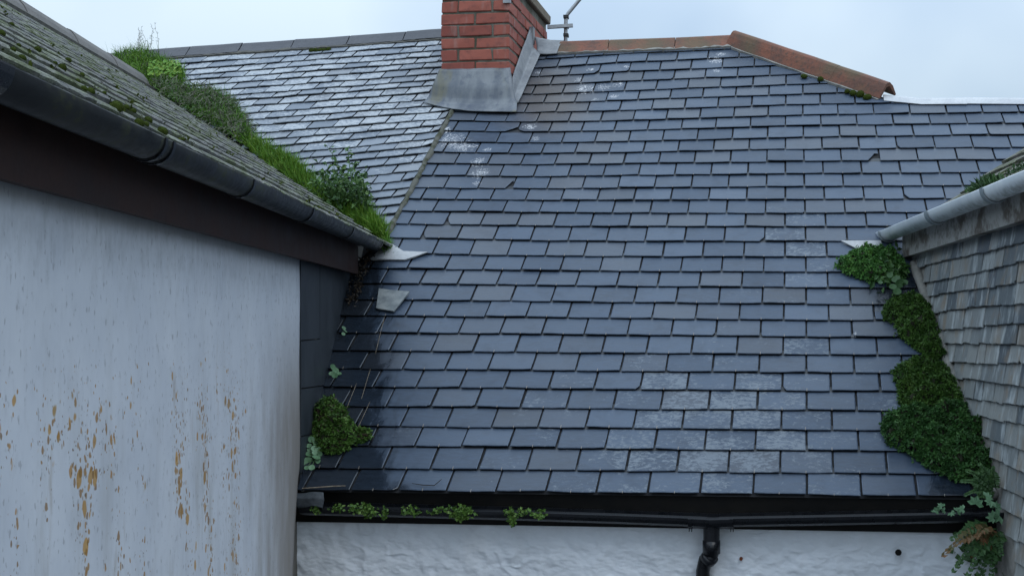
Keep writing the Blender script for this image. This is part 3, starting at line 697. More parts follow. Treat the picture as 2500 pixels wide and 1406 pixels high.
nzz = len(zs); wl.add(V, [(j * na + i, (j + 1) * na + i, (j + 1) * na + i + 1, j * na + i + 1) for j in range(nzz - 1) for i in range(na - 1)])
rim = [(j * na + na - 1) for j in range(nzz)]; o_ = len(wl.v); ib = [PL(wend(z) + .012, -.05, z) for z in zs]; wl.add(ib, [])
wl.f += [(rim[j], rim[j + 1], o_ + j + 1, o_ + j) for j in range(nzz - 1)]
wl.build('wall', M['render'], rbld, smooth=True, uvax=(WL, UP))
# (uv are measured along the wall from the yard corner)
for o in bpy.data.objects:
    if o.name.startswith('wall') and o.parent == rbld:
        u_ = o.data.uv_layers[0]; arr = np.zeros(len(o.data.loops) * 2, np.float32); u_.data.foreach_get('uv', arr); arr[0::2] -= float(WL @ A(C0[0], C0[1], 0)); u_.data.foreach_set('uv', arr)
bw = MB(); bw.box(PL(-.3, -.045, -3.52), WL * 2.35, -RL * .2, UP * 4.0)
M['backwall'] = m_simple('stained_old_render', (.12, .115, .10), (.22, .20, .175), .9, 6, bump=.4, stretch=(1, 1, .3)); bw.build('return_wall', M['backwall'], rbld)
# slate cladding of the cheek above the house roof
CLP = lambda x, y, o=-.022: hit((RL, float(RL @ C0) + o), x, y)
xr_ = lambda y: interp(y, [(742, 1185), (786, 1000), (834, 800), (869, 655), (880, 610)]) + 6
for (xa, xb, ya, yb, o) in ((731, 777.5, 600, 826, .004), (778.5, None, 600, 824, .0), (732, None, 829, 943, .002), (731.5, None, 946, 1060, 0), (731, None, 1063, 1150, .003), (731, None, 1152, 1195, 0)):
    R0, R1 = (xb, xb) if xb else (xr_(ya), xr_(yb)); dy = 0 if xb is None and ya < 700 or xb else -6
    q = [(xa, ya + 4), (xa, yb + 4), (R1, yb + dy), (R0, ya + dy)]
    poly_sheet('cladding_slate', [CLP(*z, -.03 + o) for z in q], RL, .007, M['clad'], rbld)
# fascia
fz = [hit((RL, float(RL @ C0) + .055), x, y) for x, y in ((0, 441), (730, 628))]; fzm = (fz[0][2] + fz[1][2]) / 2
aF = a_at(.055, fzm, 874)
fa = MB(); fa.box(PL(A0, .03, fzm), WL * (aF - A0), RL * .026, UP * (zE - fzm - .02)); fa.build('fascia_board', M['brown_fascia'], rbld)
sf = MB(); sf.box(PL(A0, -.05, fzm + .035), WL * (aF - A0 + .2), RL * .08, UP * .02); sf.build('soffit', M['dark_fascia'], rbld)
# gutter
LIP = (RL, float(RL @ C0) + .208); g0, g1 = hit(LIP, 0, 151), hit(LIP, 936, 588)
gd = unit(g1 - g0); gs = g0 - gd * 1.75; glen = np.linalg.norm(g1 - gs)
s = NT('algae_black_gutter'); v = s.pos(); n1 = s.noise(v, 3.5, 4, .6); n2 = s.noise(v, 30, 4, .7); col = s.mix(s.step(n1, .3, .7), (.010, .012, .015), (.019, .021, .022)); gr = s.math('MULTIPLY', s.step(n1, .45, .65), s.step(n2, .45, .62, 0, .8)); col = s.mix(gr, col, (.045, .05, .018)); s.bump(n2, .12, .003); M['agutter'] = s.done(col, s.step(n2, .3, .7, .38, .6), 0, .4)
def half(rad, th=.0035, n=14, hook=.004):
    o = [(-rad + rad * math.cos(t), rad * 0 - rad * math.sin(t)) for t in np.linspace(0, math.pi, n)]
    i = [(-rad + (rad - th) * math.cos(t), -(rad - th) * math.sin(t)) for t in np.linspace(math.pi, 0, n)]
    return o + [(-2 * rad, hook), (-2 * rad + th, hook)] + i + [(-th, hook), (0, hook)]
gm = MB(); gm.sweep([gs, g1], half(.058), RL, UP, closed=True); gutl = gm.build('gutter', M['agutter'], rbld, smooth=True)
def on_lip(px): k = (px - CX) / F; t = (k * g0[1] - g0[0]) / (gd[0] - k * gd[1]); return g0 + gd * t
for px, wd in ((12, .07), (405, .018), (424, .018), (621, .022), (766, .022), (864, .02), (934, .012)):
    c = on_lip(px); rg = MB(); rg.sweep([c - gd * wd / 2, c + gd * wd / 2], [(u + .004 if u > -.058 else u - .004, v_ * 1.09 - .0015) for u, v_ in half(.058)], RL, UP, closed=True); rg.build('gutter_joint', M['black_pvc'], gutl)
ec = MB(); n_ = 14; arc = [(-.058 + .056 * math.cos(t), -.056 * math.sin(t)) for t in np.linspace(0, math.pi, n_)]
ec.sweep([g1 - gd * .004, g1 + gd * .002], arc, RL, UP, closed=True); ec.build('stop_end', M['black_pvc'], gutl)
# roof courses
s = NT('mossy_tile'); v = s.pos(); rnd = s.attr('rnd'); tl_ = s.attr('tl'); n1 = s.noise(s.mapv(v, (1, .35, 1)), 14, 5, .65); n2 = s.noise(v, 60, 4, .7); n3 = s.noise(v, 3, 2)
col = s.mix(s.math('MULTIPLY', rnd, .6), (.15, .155, .155), (.25, .24, .235)); col = s.mix(s.step(n1, .40, .62, 0, .8), col, (.35, .37, .30))
col = s.mix(s.step(n2, .45, .68, 0, .5), col, (.10, .105, .085)); col = s.mix(s.math('MULTIPLY', s.step(s.math('ADD', n1, s.math('MULTIPLY', n3, .5)), .70, .88), .75), col, (.075, .095, .035)); s.bump(s.math('ADD', n1, n2), .9, .012); M['mtile'] = s.done(col, .95, 0, .2)
NC = 17; gauge = Ls / NC
rd = MB()
def RP(sl, a, n=0): return PL(a, rE, zE) + slope * sl + NRf * n
e0, e1 = a_end(RP(-.02, 0)), a_end(RP(Ls, 0))
rd.add([RP(-.02, A0, -.01), RP(-.02, e0, -.01), RP(Ls, e1, -.01), RP(Ls, A0, -.01)], [(0, 1, 2, 3)])
bk_ = RP(Ls, A0, -.01); bk3 = RP(Ls, e1 + .8, -.01); dn = -RL * 2.2 - UP * 1.4
rd.add([bk_, bk3, bk3 + dn, bk_ + dn], [(0, 1, 2, 3)])
mroof = rd.build('roof', M['under'], rbld)
for k in range(NC):
    s0 = k * gauge - (.02 if k == 0 else 0); ae_ = a_end(RP(s0, 0)) + .03
    mb = MB(); a = A0 + random.uniform(0, .15); nstrip = []
    while a < ae_:
        wd = random.uniform(.15, .18); b = min(a + wd - .001, ae_)
        lf = .026 + random.uniform(-.0015, .002); js = random.uniform(-.003, .003); m_ = 4
        vs, rr = [], random.random()
        for j in range(m_ + 1):
            f = j / m_; aa_ = lerp(a, b, f); jj = js + random.uniform(-.003, .003); l2 = lf + random.uniform(-.002, .002)
            vs += [RP(s0 + jj, aa_, l2 - .020), RP(s0 + jj - .002, aa_, l2 - .005), RP(s0 + jj + .006, aa_, l2), RP(s0 + gauge * 1.25, aa_, .006)]
        fs = [(j * 4 + q, (j + 1) * 4 + q, (j + 1) * 4 + q + 1, j * 4 + q + 1) for j in range(m_) for q in range(3)] + [(0, 1, 2, 3), tuple(m_ * 4 + q for q in (3, 2, 1, 0))]
        fs = [f[::-1] for f in fs]
        mb.add(vs, fs, rnd=rr); a += wd
    mb.build('tile_course', M['mtile'], mroof)
ja = [a_at(rR, zR, x) for x in (-420, -180, -60, 82, 205, 300, 378)]
for a, b in zip(ja[:-1], ja[1:]):
    t = MB(); lf = random.uniform(0, .008)
    q = [(-.06, -.045), (-.115, .07), (-.15, .115), (-.175, .125), (-.20, .115), (-.28, -.03), (-.27, -.06), (-.19, .085), (-.155, .085), (-.075, -.05)]
    base = PL(0, rR, zR)
    t.sweep([base + WL * (a + .004) + UP * (.042 + lf), base + WL * lerp(a, b, .5) + UP * (.038 + lf), base + WL * (b - .004) + UP * (.034 + lf)], [(u_ + .06, v_) for u_, v_ in q], RL, UP, closed=True); t.build('ridge_tile', M['tan_ridge'], rbld)
mo = MB(); bed([PL(A0, rR, zR) + NRf * .01, PL(a_at(rR, zR, 372), rR, zR) + NRf * .01], .09, .03, NRf, slope); mo.build('mortar_bed', M['mortar_dark'], rbld)

# ------------------------------------------------------------------ slate-hung building at the right
sb = thing('slate_hung_building', (CR[0] + .5, 5, G), 'building hung with small weathered grey slates under a pale grey gutter', 'building')
bkw = MB(); an = -2.6; af = 2.6
bkw.box(PR(an, -.004, -3.52), WR * (af - an), -LR * .25, UP * 4.15); hw = bkw.build('wall', M['mortar'], sb)
HR = [((2205, 634), (2500, 541)), ((2230, 668), (2500, 604)), ((2253, 702), (2500, 650)), ((2257, 735), (2500, 698)), ((2266, 775), (2500, 752)), ((2275, 812), (2500, 803)), ((2288, 848), (2500, 854)), ((2302, 891), (2500, 899)), ((2324, 931), (2500, 955)), ((2340, 973), (2500, 1004)), ((2352, 1014), (2500, 1050)), ((2396, 1074), (2500, 1108)), ((2419, 1129), (2500, 1163)), ((2439, 1198), (2500, 1226)), ((2447, 1250), (2500, 1277)), ((2459, 1313), (2500, 1335)), ((2475, 1376), (2500, 1392)), ((2480, 1440), (2500, 1452))]
s = NT('weathered_hung_slate'); uv = s.uv(); rnd = s.attr('rnd'); sh = s.n('VectorMath', operation='ADD'); cb = s.n('CombineXYZ'); s.put(cb.inputs[2], s.math('MULTIPLY', rnd, 50)); s.put(sh.inputs[0], uv); s.put(sh.inputs[1], cb.outputs[0]); v = sh.outputs[0]
n1 = s.noise(s.mapv(v, (16, 4, 1)), 1, 5, .65); n2 = s.noise(s.mapv(v, (45, 14, 1)), 1, 4, .65); n3 = s.noise(s.mapv(v, (8, 6, 1)), 1, 3)
col = s.ramp(rnd, [(0, (.075, .09, .105)), (.22, (.12, .14, .15)), (.5, (.21, .225, .225)), (.8, (.26, .27, .26)), (1, (.20, .18, .155))])
col = s.mix(s.step(n1, .48, .70, 0, .75), col, (.46, .50, .51)); col = s.mix(s.step(n2, .55, .75, 0, .5), col, (.10, .115, .12)); col = s.mix(s.step(n3, .52, .70, 0, .6), col, (.23, .175, .12))
s.bump(s.math('ADD', n1, n2), .6, .006); M['hung'] = s.done(col, .6, 0, .5)
hrest = MB()
for r_i, ((p0, p1), (q0, q1)) in enumerate(zip(HR[:-1], HR[1:])):
    def yrow(ln, x): return ln[0][1] + (ln[1][1] - ln[0][1]) * (x - ln[0][0]) / (ln[1][0] - ln[0][0])
    top_l, bot_l = (p0, p1), (q0, q1); x = q0[0] + random.uniform(0, 6) - (4 if r_i == 0 else 0)
    wav = random.uniform(0, 6)
    while x < 3250:
        wd = (18 + max(0, x - 2200) * .042) * random.uniform(.7, 1.35); x1 = x + wd
        yb0, yb1 = yrow(bot_l, x), yrow(bot_l, x1); yt0, yt1 = yrow(top_l, x), yrow(top_l, x1); ht = yb0 - yt0
        up_ = -ht * .25 if r_i else ht * .02
        wv_ = 2.5 * math.sin(x * .02 + wav)
        j = random.uniform(-1.5, 1.5); gapb = ht * .23
        c = [(x, yb0 - gapb + j + wv_), (x1, yb1 - gapb + j + wv_ + random.uniform(-1.5, 1.5)), (x1 + random.uniform(-1, 1), yt1 + up_), (x, yt0 + up_)]
        pts = [hit(WALLR, *z) for z in c]
        e = unit(pts[1] - pts[0]) * .003; pts = [pts[0] + e, pts[1] - e, pts[2] - e, pts[3] + e]
        mb = MB() if x < 2515 else hrest; cut = (random.choice(['bl', 'br']), random.uniform(.1, .25), random.uniform(.08, .2)) if random.random() < .2 else None
        slate(mb, *pts, LR, random.uniform(.012, .018), .001, th=.008, jag=.003, cut=cut, rnd=min(1, max(0, random.gauss(.55 if r_i > 3 else .3, .24))))
        if mb is not hrest: mb.build('slate', M['hung'], hw, uvax=(WR, UP))
        x = x1
tag(hrest.build('slate_courses', M['hung'], hw, uvax=(WR, UP)), None, None, None, 'stuff')
# junction fillet
fl = MB(); ys_ = np.linspace(648, 1216, 46); pth = [on_line_y(pr, dr, y) + LR * .012 + NM * .012 for y in ys_]
fl.tube(pth, [.030 * (1 + .18 * mn.noise(Vector((i * .35, 0, 0)))) for i in range(len(pth))], 10); fl.build('mortar_fillet', M['mortar'], sb, smooth=True)
# fascia
FBp = lambda r: (LR, float(LR @ CR) + r)
s = NT('flaking_fascia'); v = s.pos(); n1 = s.noise(v, 7, 5, .7); n2 = s.noise(v, 30, 4, .6); col = s.mix(s.step(n1, .42, .6), (.30, .30, .285), (.10, .085, .07)); col = s.mix(s.step(n2, .5, .7, 0, .5), col, (.16, .14, .12)); s.bump(n1, .5, .006); M['flake'] = s.done(col, .85)
f0, f1 = hit(FBp(.06), 2203, 629), hit(FBp(.06), 2500, 537); ff = unit(f1 - f0); f2 = f1 + ff * 2.2
fa = MB(); 
fa.sweep([f0, f2], [(0, 0), (0, .13), (-.05, .13), (-.05, 0)], LR, UP, closed=True); fa.build('fascia_board', M['flake'], sb)
s = NT('grey_painted_gutter'); v = s.pos(); n1 = s.noise(v, 5, 5, .65); n2 = s.noise(v, 26, 4, .7); zc = s.n('NewGeometry').outputs['Normal']; sx = s.n('SeparateXYZ'); s.put(sx.inputs[0], zc)
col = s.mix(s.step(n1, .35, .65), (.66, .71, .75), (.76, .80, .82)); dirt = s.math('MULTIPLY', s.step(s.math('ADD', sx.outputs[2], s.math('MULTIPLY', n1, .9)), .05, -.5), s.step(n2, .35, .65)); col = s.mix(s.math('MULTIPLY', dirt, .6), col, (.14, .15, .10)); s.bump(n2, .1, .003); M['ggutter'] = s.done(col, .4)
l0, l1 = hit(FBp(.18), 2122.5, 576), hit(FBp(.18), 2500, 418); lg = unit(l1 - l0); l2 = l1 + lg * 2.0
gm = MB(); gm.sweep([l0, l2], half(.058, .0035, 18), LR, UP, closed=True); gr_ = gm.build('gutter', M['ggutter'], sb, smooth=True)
M['ggj'] = m_simple('grey_gutter_joint', (.22, .26, .28), (.30, .34, .36), .5, 12, bump=.1)
def on_lr(px): k = (px - CX) / F; t = (k * l0[1] - l0[0]) / (lg[0] - k * lg[1]); return l0 + lg * t
for px, wd in ((2147, .03), (2262, .055), (2398, .04)):
    c = on_lr(px); rg = MB(); rg.sweep([c - lg * wd / 2, c + lg * wd / 2], [(-.058 + (u + .058) * 1.13, v_ * 1.13 - .001) for u, v_ in half(.058, .0035, 18)], LR, UP, closed=True); rg.build('gutter_joint', M['ggj'], gr_)
ec = MB(); ec.sweep([l0 - lg * .002, l0 + lg * .003], [(-.058 + .057 * math.cos(t), -.057 * math.sin(t)) for t in np.linspace(0, math.pi, 16)], LR, UP, closed=True); ec.build('stop_end', M['ggutter'], gr_)
# mossy tiled roof edge above the gutter
k0 = on_lr(2266) - LR * .075; k1 = l2 - LR * .075
s = NT('mossy_roof_edge'); v = s.pos(); n1 = s.noise(v, 12, 5, .7); n2 = s.noise(v, 50, 3); col = s.mix(s.step(n1, .4, .6), (.16, .15, .14), (.06, .075, .025)); col = s.mix(s.step(n2, .5, .7, 0, .5), col, (.25, .24, .21)); s.bump(n1, 1, .015); M['redge'] = s.done(col, .95)
rt = unit(-LR * .8 + UP * .6); rn_ = unit(LR * .6 + UP * .8)
for j in range(5):
    mb = MB(); L_ = np.linalg.norm(k1 - k0); a = 0.0 + j * .05
    while a < L_:
        wd = random.uniform(.13, .2); b = min(a + wd - .004, L_); lf = .012 + random.uniform(-.003, .004); vs = []
        for f in (0, .5, 1):
            p = k0 + lg * lerp(a, b, f) + rt * (j * .12 - .01 + random.uniform(-.006, .006)) + rn_ * (lf + random.uniform(-.002, .002))
            vs += [p, p + rn_ * .018, p + rt * .16 + rn_ * .0, p + rt * .16 - rn_ * .014]
        mb.add(vs, [(q * 4 + r, q * 4 + r + 1, q * 4 + r + 5, q * 4 + r + 4) for q in (0, 1) for r in (0, 1)] + [(0, 1, 2, 3), (11, 10, 9, 8)]); a += wd
    mb.build('tile_course', M['redge'], sb)
rs_ = MB(); q0_ = k0 + rn_ * .004; q1_ = k1 + rn_ * .004; rs_.add([q0_, q1_, q1_ + rt * 2.2, q0_ + rt * 2.2, q0_ - rn_ * .02, q1_ - rn_ * .02, q1_ + rt * 2.2 - rn_ * .02, q0_ + rt * 2.2 - rn_ * .02], [(0, 1, 2, 3), (4, 7, 6, 5), (0, 4, 5, 1), (0, 3, 7, 4)]); rs_.build('roof', M['under'], sb)

# ------------------------------------------------------------------ plants
def m_leaf(name, c1, c2, c3=None, rough=.55, spec=.3):
    s = NT(name); rnd = s.attr('rnd'); n1 = s.noise(s.pos(), 25, 3, .6)
    col = s.ramp(rnd, [(0, c1), (.6, c2), (1, c3 or c2)]); col = s.mix(s.step(n1, .4, .75, 0, .35), col, tuple(q * .5 for q in c1))
    s.put(s.b.inputs['Subsurface Weight'], 0.0)
    return s.done(col, rough, 0, spec)
M['grass'] = m_leaf('fresh_grass', (0.0495, 0.132, 0.0132), (0.099, 0.231, 0.0198), (0.187, 0.275, 0.033))
M['tangle'] = m_leaf('dry_tangle', (0.08, 0.096, 0.06), (0.136, 0.152, 0.104), (0.192, 0.184, 0.144))
M['weed'] = m_leaf('dark_weed', (0.0312, 0.078, 0.0216), (0.072, 0.15, 0.0408), (0.132, 0.204, 0.066))
M['mat_green'] = m_leaf('cushion_green', (0.0316, 0.1018, 0.0226), (0.0724, 0.1921, 0.0361), (0.1357, 0.2826, 0.0588))
M['mat_olive'] = m_leaf('cushion_olive', (0.0266, 0.0599, 0.0099), (0.0632, 0.1165, 0.0183), (0.1247, 0.1747, 0.0333))
M['mat_deep'] = m_leaf('cushion_deep', (0.0216, 0.0702, 0.0162), (0.0486, 0.1296, 0.0297), (0.0945, 0.1958, 0.0513))
M['mat_fresh'] = m_leaf('cushion_fresh', (0.0297, 0.0743, 0.0121), (0.0621, 0.135, 0.0216), (0.1148, 0.2025, 0.0405))
M['penny'] = m_leaf('pale_round_leaf', (.05, .12, .055), (.10, .20, .10), (.15, .26, .15))
M['fern'] = m_leaf('fern_green', (.014, .045, .012), (.036, .092, .024), (.07, .14, .04))
M['rustfern'] = m_leaf('fading_fern', (.03, .06, .015), (.10, .085, .03), (.20, .09, .04))
M['litter'] = m_leaf('leaf_litter', (.02, .014, .01), (.06, .04, .025), (.13, .10, .07))
M['mossm'] = m_leaf('moss_cushion', (.03, .045, .008), (.055, .075, .012), (.09, .115, .02), .9, .1)
M['weedg'] = m_leaf('gutter_weed', (.035, .085, .012), (.075, .15, .022), (.12, .19, .04))
M['soil'] = m_simple('mossy_soil', (.018, .022, .008), (.03, .028, .015), .95, 20, bump=.6)

def rv(s=1.0): return A(random.gauss(0, s), random.gauss(0, s), random.gauss(0, s))
def leaf(mb, p, d, n, L, W, rnd, fold=.2, droop=.15):
    d = unit(d); sd_ = np.cross(d, n); sd_ = unit(sd_) if np.linalg.norm(sd_) > 1e-6 else A(1, 0, 0); n = np.cross(sd_, d)
    mid = p + d * L * .5
    mb.add([p, mid + sd_ * W * .5 + n * W * fold, p + d * L - n * L * droop, mid - sd_ * W * .5 + n * W * fold], [(0, 1, 2), (0, 2, 3)], rnd=rnd)
def blade(mb, p, d, bend, L, W, rnd, seg=3):
    d = unit(d); sd_ = unit(np.cross(d, bend + A(.01, .02, .03))); vs = []
    for i in range(seg + 1):
        f = i / seg; q = p + d * L * f + bend * L * f * f; w_ = W * (1 - f) * .5 + .0004
        vs += [q - sd_ * w_, q + sd_ * w_]
    mb.add(vs, [(2 * i, 2 * i + 1, 2 * i + 3, 2 * i + 2) for i in range(seg)], rnd=rnd)
def disc(mb, p, n, r, rnd, cup=.25, seg=9):
    n = unit(n); a = unit(np.cross(n, A(.3, .5, .8))); b = np.cross(n, a); vs = [p]
    for i in range(seg):
        t = 2 * math.pi * i / seg; k = 1 + random.uniform(-.08, .08); vs.append(p + r * k * (math.cos(t) * a + math.sin(t) * b) + n * r * cup)
    mb.add(vs, [(0, i + 1, (i + 1) % seg + 1) for i in range(seg)], rnd=rnd)
def inside(pt, poly):
    x, y = pt; c = False; j = len(poly) - 1
    for i in range(len(poly)):
        xi, yi = poly[i]; xj, yj = poly[j]
        if (yi > y) != (yj > y) and x < (xj - xi) * (y - yi) / (yj - yi) + xi: c = not c
        j = i
    return c
def edist(pt, poly):
    best = 9
    for i in range(len(poly)):
        a, b = np.array(poly[i - 1]), np.array(poly[i]); p = np.array(pt); t = max(0, min(1, (p - a) @ (b - a) / ((b - a) @ (b - a) + 1e-12))); best = min(best, np.linalg.norm(p - a - t * (b - a)))
    return best
class Mat:
    """a cushion of plants spread over a roof plane inside a pixel outline"""
    def __init__(s, poly, pl, eu, h, wd=.05, fr=14):
        s.n, s.pl = pl[0], pl; s.e = unit(eu[0] - s.n * (eu[0] @ s.n)); s.u = np.cross(s.n, s.e); s.u = s.u if s.u[2] > 0 else -s.u
        s.o = hit(pl, *poly[0]); s.q = [((p - s.o) @ s.e, (p - s.o) @ s.u) for p in (hit(pl, *z) for z in poly)]
        s.h, s.wd, s.fr = h, wd, fr; s.lo = np.min(s.q, 0); s.hi = np.max(s.q, 0)
    def grid(s, st=.008):
        s.st = st; nx, ny = int((s.hi[0] - s.lo[0]) / st) + 3, int((s.hi[1] - s.lo[1]) / st) + 3
        X, Y = np.meshgrid(s.lo[0] + st * np.arange(nx), s.lo[1] + st * np.arange(ny)); D = np.full(X.shape, 9.0)
        for i in range(len(s.q)):
            a, b = np.array(s.q[i - 1]), np.array(s.q[i]); e = b - a; t = np.clip(((X - a[0]) * e[0] + (Y - a[1]) * e[1]) / (e @ e + 1e-12), 0, 1)
            D = np.minimum(D, np.hypot(X - a[0] - t * e[0], Y - a[1] - t * e[1]))
        K = np.sqrt(np.clip(1 - (1 - np.minimum(1, D / s.wd)) ** 2, 0, 1))
        s.g = np.array([[s.h * K[j, i] * max(.1, .7 + .85 * mn.noise(Vector((X[j, i] * s.fr, Y[j, i] * s.fr, 3))) + .35 * mn.noise(Vector((X[j, i] * s.fr * 2.7, Y[j, i] * s.fr * 2.7, 6)))) + .006 * mn.noise(Vector((X[j, i] * 60, Y[j, i] * 60, 5))) for i in range(nx)] for j in range(ny)])
    def height(s, x, y):
        if not hasattr(s, 'g'): s.grid(.008 if s.h * s.wd and max(s.hi - s.lo) < .8 else .02)
        fx, fy = (x - s.lo[0]) / s.st, (y - s.lo[1]) / s.st; i, j = min(max(int(fx), 0), s.g.shape[1] - 2), min(max(int(fy), 0), s.g.shape[0] - 2); a, b = min(1, fx - i), min(1, fy - j)
        return (s.g[j, i] * (1 - a) + s.g[j, i + 1] * a) * (1 - b) + (s.g[j + 1, i] * (1 - a) + s.g[j + 1, i + 1] * a) * b
    def P(s, x, y, lift=0): return s.o + s.e * x + s.u * y + s.n * (s.height(x, y) + lift)
    def rnd_pt(s):
        while True:
            x, y = random.uniform(s.lo[0], s.hi[0]), random.uniform(s.lo[1], s.hi[1])
            if inside((x, y), s.q): return x, y
    def body(s, mb, step=.016):
        nx, ny = int((s.hi[0] - s.lo[0]) / step) + 2, int((s.hi[1] - s.lo[1]) / step) + 2; ok = {}; vs = []; fs = []
        for j in range(ny):
            for i in range(nx):
                x, y = s.lo[0] + i * step, s.lo[1] + j * step
                if inside((x, y), s.q): ok[i, j] = len(vs); vs.append(s.P(x, y, -.006))
        for (i, j) in ok:
            c = [(i, j), (i + 1, j), (i + 1, j + 1), (i, j + 1)]
            if all(q in ok for q in c): fs.append(tuple(ok[q] for q in c))
        if fs: mb.add(vs, fs, rnd=.1)
    def leaves(s, mb, n, L, W, up=.6, per=3):
        for _ in range(n):
            x, y = s.rnd_pt(); p = s.P(x, y); tone = min(1, max(0, .45 + .55 * mn.noise(Vector((x * 18, y * 18, 9))) + random.uniform(-.3, .3)))
            g = unit(s.n + s.e * (s.height(x, y) - s.height(x + .01, y)) * 50 + s.u * (s.height(x, y) - s.height(x, y + .01)) * 50 + rv(.25))
            for k in range(per):
                d = unit(g * up + rv(.6)); leaf(mb, p, d, g, L * random.uniform(.6, 1.3), W * random.uniform(.7, 1.2), tone)
def mat_thing(name, label, cat, poly, pl, eu, h, mat, n, L=.013, W=.009, group=None, wd=.05, per=3):
    m = Mat(poly, pl, eu, h, wd); t = thing(name, m.o, label, cat, group)
    b = MB(); m.body(b); b.build('cushion', M['soil'], t, smooth=True)
    l = MB(); m.leaves(l, n, L, W, per=per)
    ctr = np.mean(m.q, 0)
    for i in range(len(m.q)):                      # ragged rim: runners and stray sprigs past the edge
        a, b = np.array(m.q[i - 1]), np.array(m.q[i]); out = unit((a + b) / 2 - ctr)
        for _ in range(int(np.linalg.norm(b - a) / .004)):
            f = random.random(); ext = abs(random.gauss(0, .016)) * max(.1, .6 + 1.6 * mn.noise(Vector((*(lerp(a, b, f) * 22), i)))); q = lerp(a, b, f) + out * (ext - .01)
            p = m.o + m.e * q[0] + m.u * q[1] + m.n * random.uniform(.012, .03)
            for _ in range(3): leaf(l, p, m.n * .4 + rv(.7), m.n + rv(.3), L * random.uniform(.6, 1.3), W, random.uniform(.1, .9))
    l.build('foliage', M[mat], t); return t, m

mat_thing('moss_mat', 'bright green cushion of creeping plants just below the end of the grey gutter', 'plant', [(2042, 655), (2075, 627), (2110, 614), (2150, 614), (2185, 625), (2212, 660), (2200, 692), (2150, 694), (2110, 690), (2075, 676)], MAIN, UVM, .085, 'mat_green', 1600, .018, .012, 'green cushions against the slate-hung wall')
mat_thing('moss_mat', 'narrow olive green cushion halfway up the slate-hung wall junction', 'plant', [(2155, 767), (2175, 737), (2215, 728), (2262, 735), (2285, 800), (2302, 850), (2312, 882), (2262, 876), (2228, 852), (2198, 828), (2188, 797), (2160, 782)], MAIN, UVM, .085, 'mat_fresh', 2000, .017, .011, 'green cushions against the slate-hung wall')
mat_thing('moss_mat', 'medium green cushion between the narrow olive one and the largest', 'plant', [(2180, 917), (2215, 892), (2290, 888), (2338, 940), (2356, 995), (2290, 1010), (2230, 1005), (2195, 987), (2190, 945)], MAIN, UVM, .09, 'mat_fresh', 1900, .018, .011, 'green cushions against the slate-hung wall')
mat_thing('moss_mat', 'largest deep green cushion at the right end above the black gutter', 'plant', [(2150, 1047), (2175, 1017), (2230, 1004), (2356, 995), (2392, 1040), (2416, 1110), (2436, 1168), (2415, 1190), (2340, 1178), (2260, 1142), (2200, 1102), (2165, 1087)], MAIN, UVM, .11, 'mat_deep', 3800, .018, .012, 'green cushions against the slate-hung wall', .07)
t, m = mat_thing('sedum_clump', 'mixed green and brown clump on wet slates at the left wall', 'plant', [(787, 990), (812, 978), (835, 1000), (850, 1022), (868, 1050), (905, 1058), (905, 1078), (862, 1090), (835, 1108), (800, 1112), (772, 1082), (770, 1032)], MAIN, UVM, .075, 'mat_fresh', 900, .020, .013)
lb_ = MB(); m.leaves(lb_, 220, .022, .008, .5, 2); lb_.build('dead_leaves', M['litter'], t)

# grass and dry stems in the valley between the roofs
def zone(mb, poly, n, L, W, lean, jit, tone=(0, 1), lift=.03):
    k = 0
    while k < n:
        x, y = random.uniform(min(q[0] for q in poly), max(q[0] for q in poly)), random.uniform(min(q[1] for q in poly), max(q[1] for q in poly))
        if not inside((x, y), poly): continue
        p = hit(LEFT, x, y) + NL * random.uniform(0, lift); k += 1
        blade(mb, p, unit(UP * 1.0 + NL * .5 + lean + rv(jit)), rv(.28) - UP * .12, L * random.uniform(.5, 1.25), W, random.uniform(*tone))
def soil_zone(mb, poly, h=.05):
    mm = Mat(poly, LEFT, UVL, h, .08, 8); mm.body(mb, .03)
ZA = [(268, 150), (300, 132), (352, 128), (400, 152), (446, 172), (456, 200), (440, 222), (395, 215), (372, 222)]
ZB = [(372, 222), (395, 212), (440, 220), (520, 235), (570, 262), (604, 310), (625, 342), (580, 352), (500, 305), (430, 262)]
ZC = [(515, 240), (560, 248), (592, 285), (610, 325), (575, 320), (540, 285)]
ZD = [(575, 345), (615, 338), (660, 365), (715, 395), (745, 425), (770, 465), (800, 508), (740, 470), (650, 405)]
ZE = [(770, 455), (850, 490), (905, 520), (938, 562), (944, 590), (915, 582), (850, 543), (790, 500)]
so_ = MB(); [soil_zone(so_, z, hh) for z, hh in ((ZA, .05), (ZB, .07), (ZD, .05), (ZE, .05))]
tag(so_.build('valley_soil', M['soil'], None, smooth=True), 'mossy earth filling the valley under the grass', 'soil', None, 'stuff')
gr = MB()
zone(gr, ZA, 2600, .085, .006, A(0, 0, 0), .5, (.2, .9)); zone(gr, ZC, 700, .08, .005, A(0, 0, 0), .5, (.1, .6)); zone(gr, ZD, 2600, .085, .006, A(.1, -.1, 0), .5, (.2, 1)); zone(gr, ZE, 2200, .08, .006, A(.1, -.2, 0), .55, (.2, 1)); zone(gr, ZB, 2600, .085, .005, A(0, 0, 0), .6, (.05, .75), .06); zone(gr, [(700, 415), (760, 440), (840, 500), (900, 540), (930, 580), (820, 520)], 1500, .08, .006, A(.1, -.2, 0), .5, (.15, .9))
zone(gr, [(880, 520), (938, 560), (946, 592), (900, 575)], 700, .09, .006, A(.1, -.2, .1), .5, (.45, 1))
for _ in range(420):
    x, y = random.uniform(372, 448), random.uniform(172, 208)
    if inside((x, y), ZA): disc(gr, hit(LEFT, x, y) + NL * random.uniform(.05, .10), NL + rv(.5) + A(0, -.4, 0), random.uniform(.007, .016), random.uniform(.45, .95), .2, 6)
tag(gr.build('valley_grass', M['grass']), 'bright green grass growing along the roof valley', 'grass', None, 'stuff')
tg = MB()
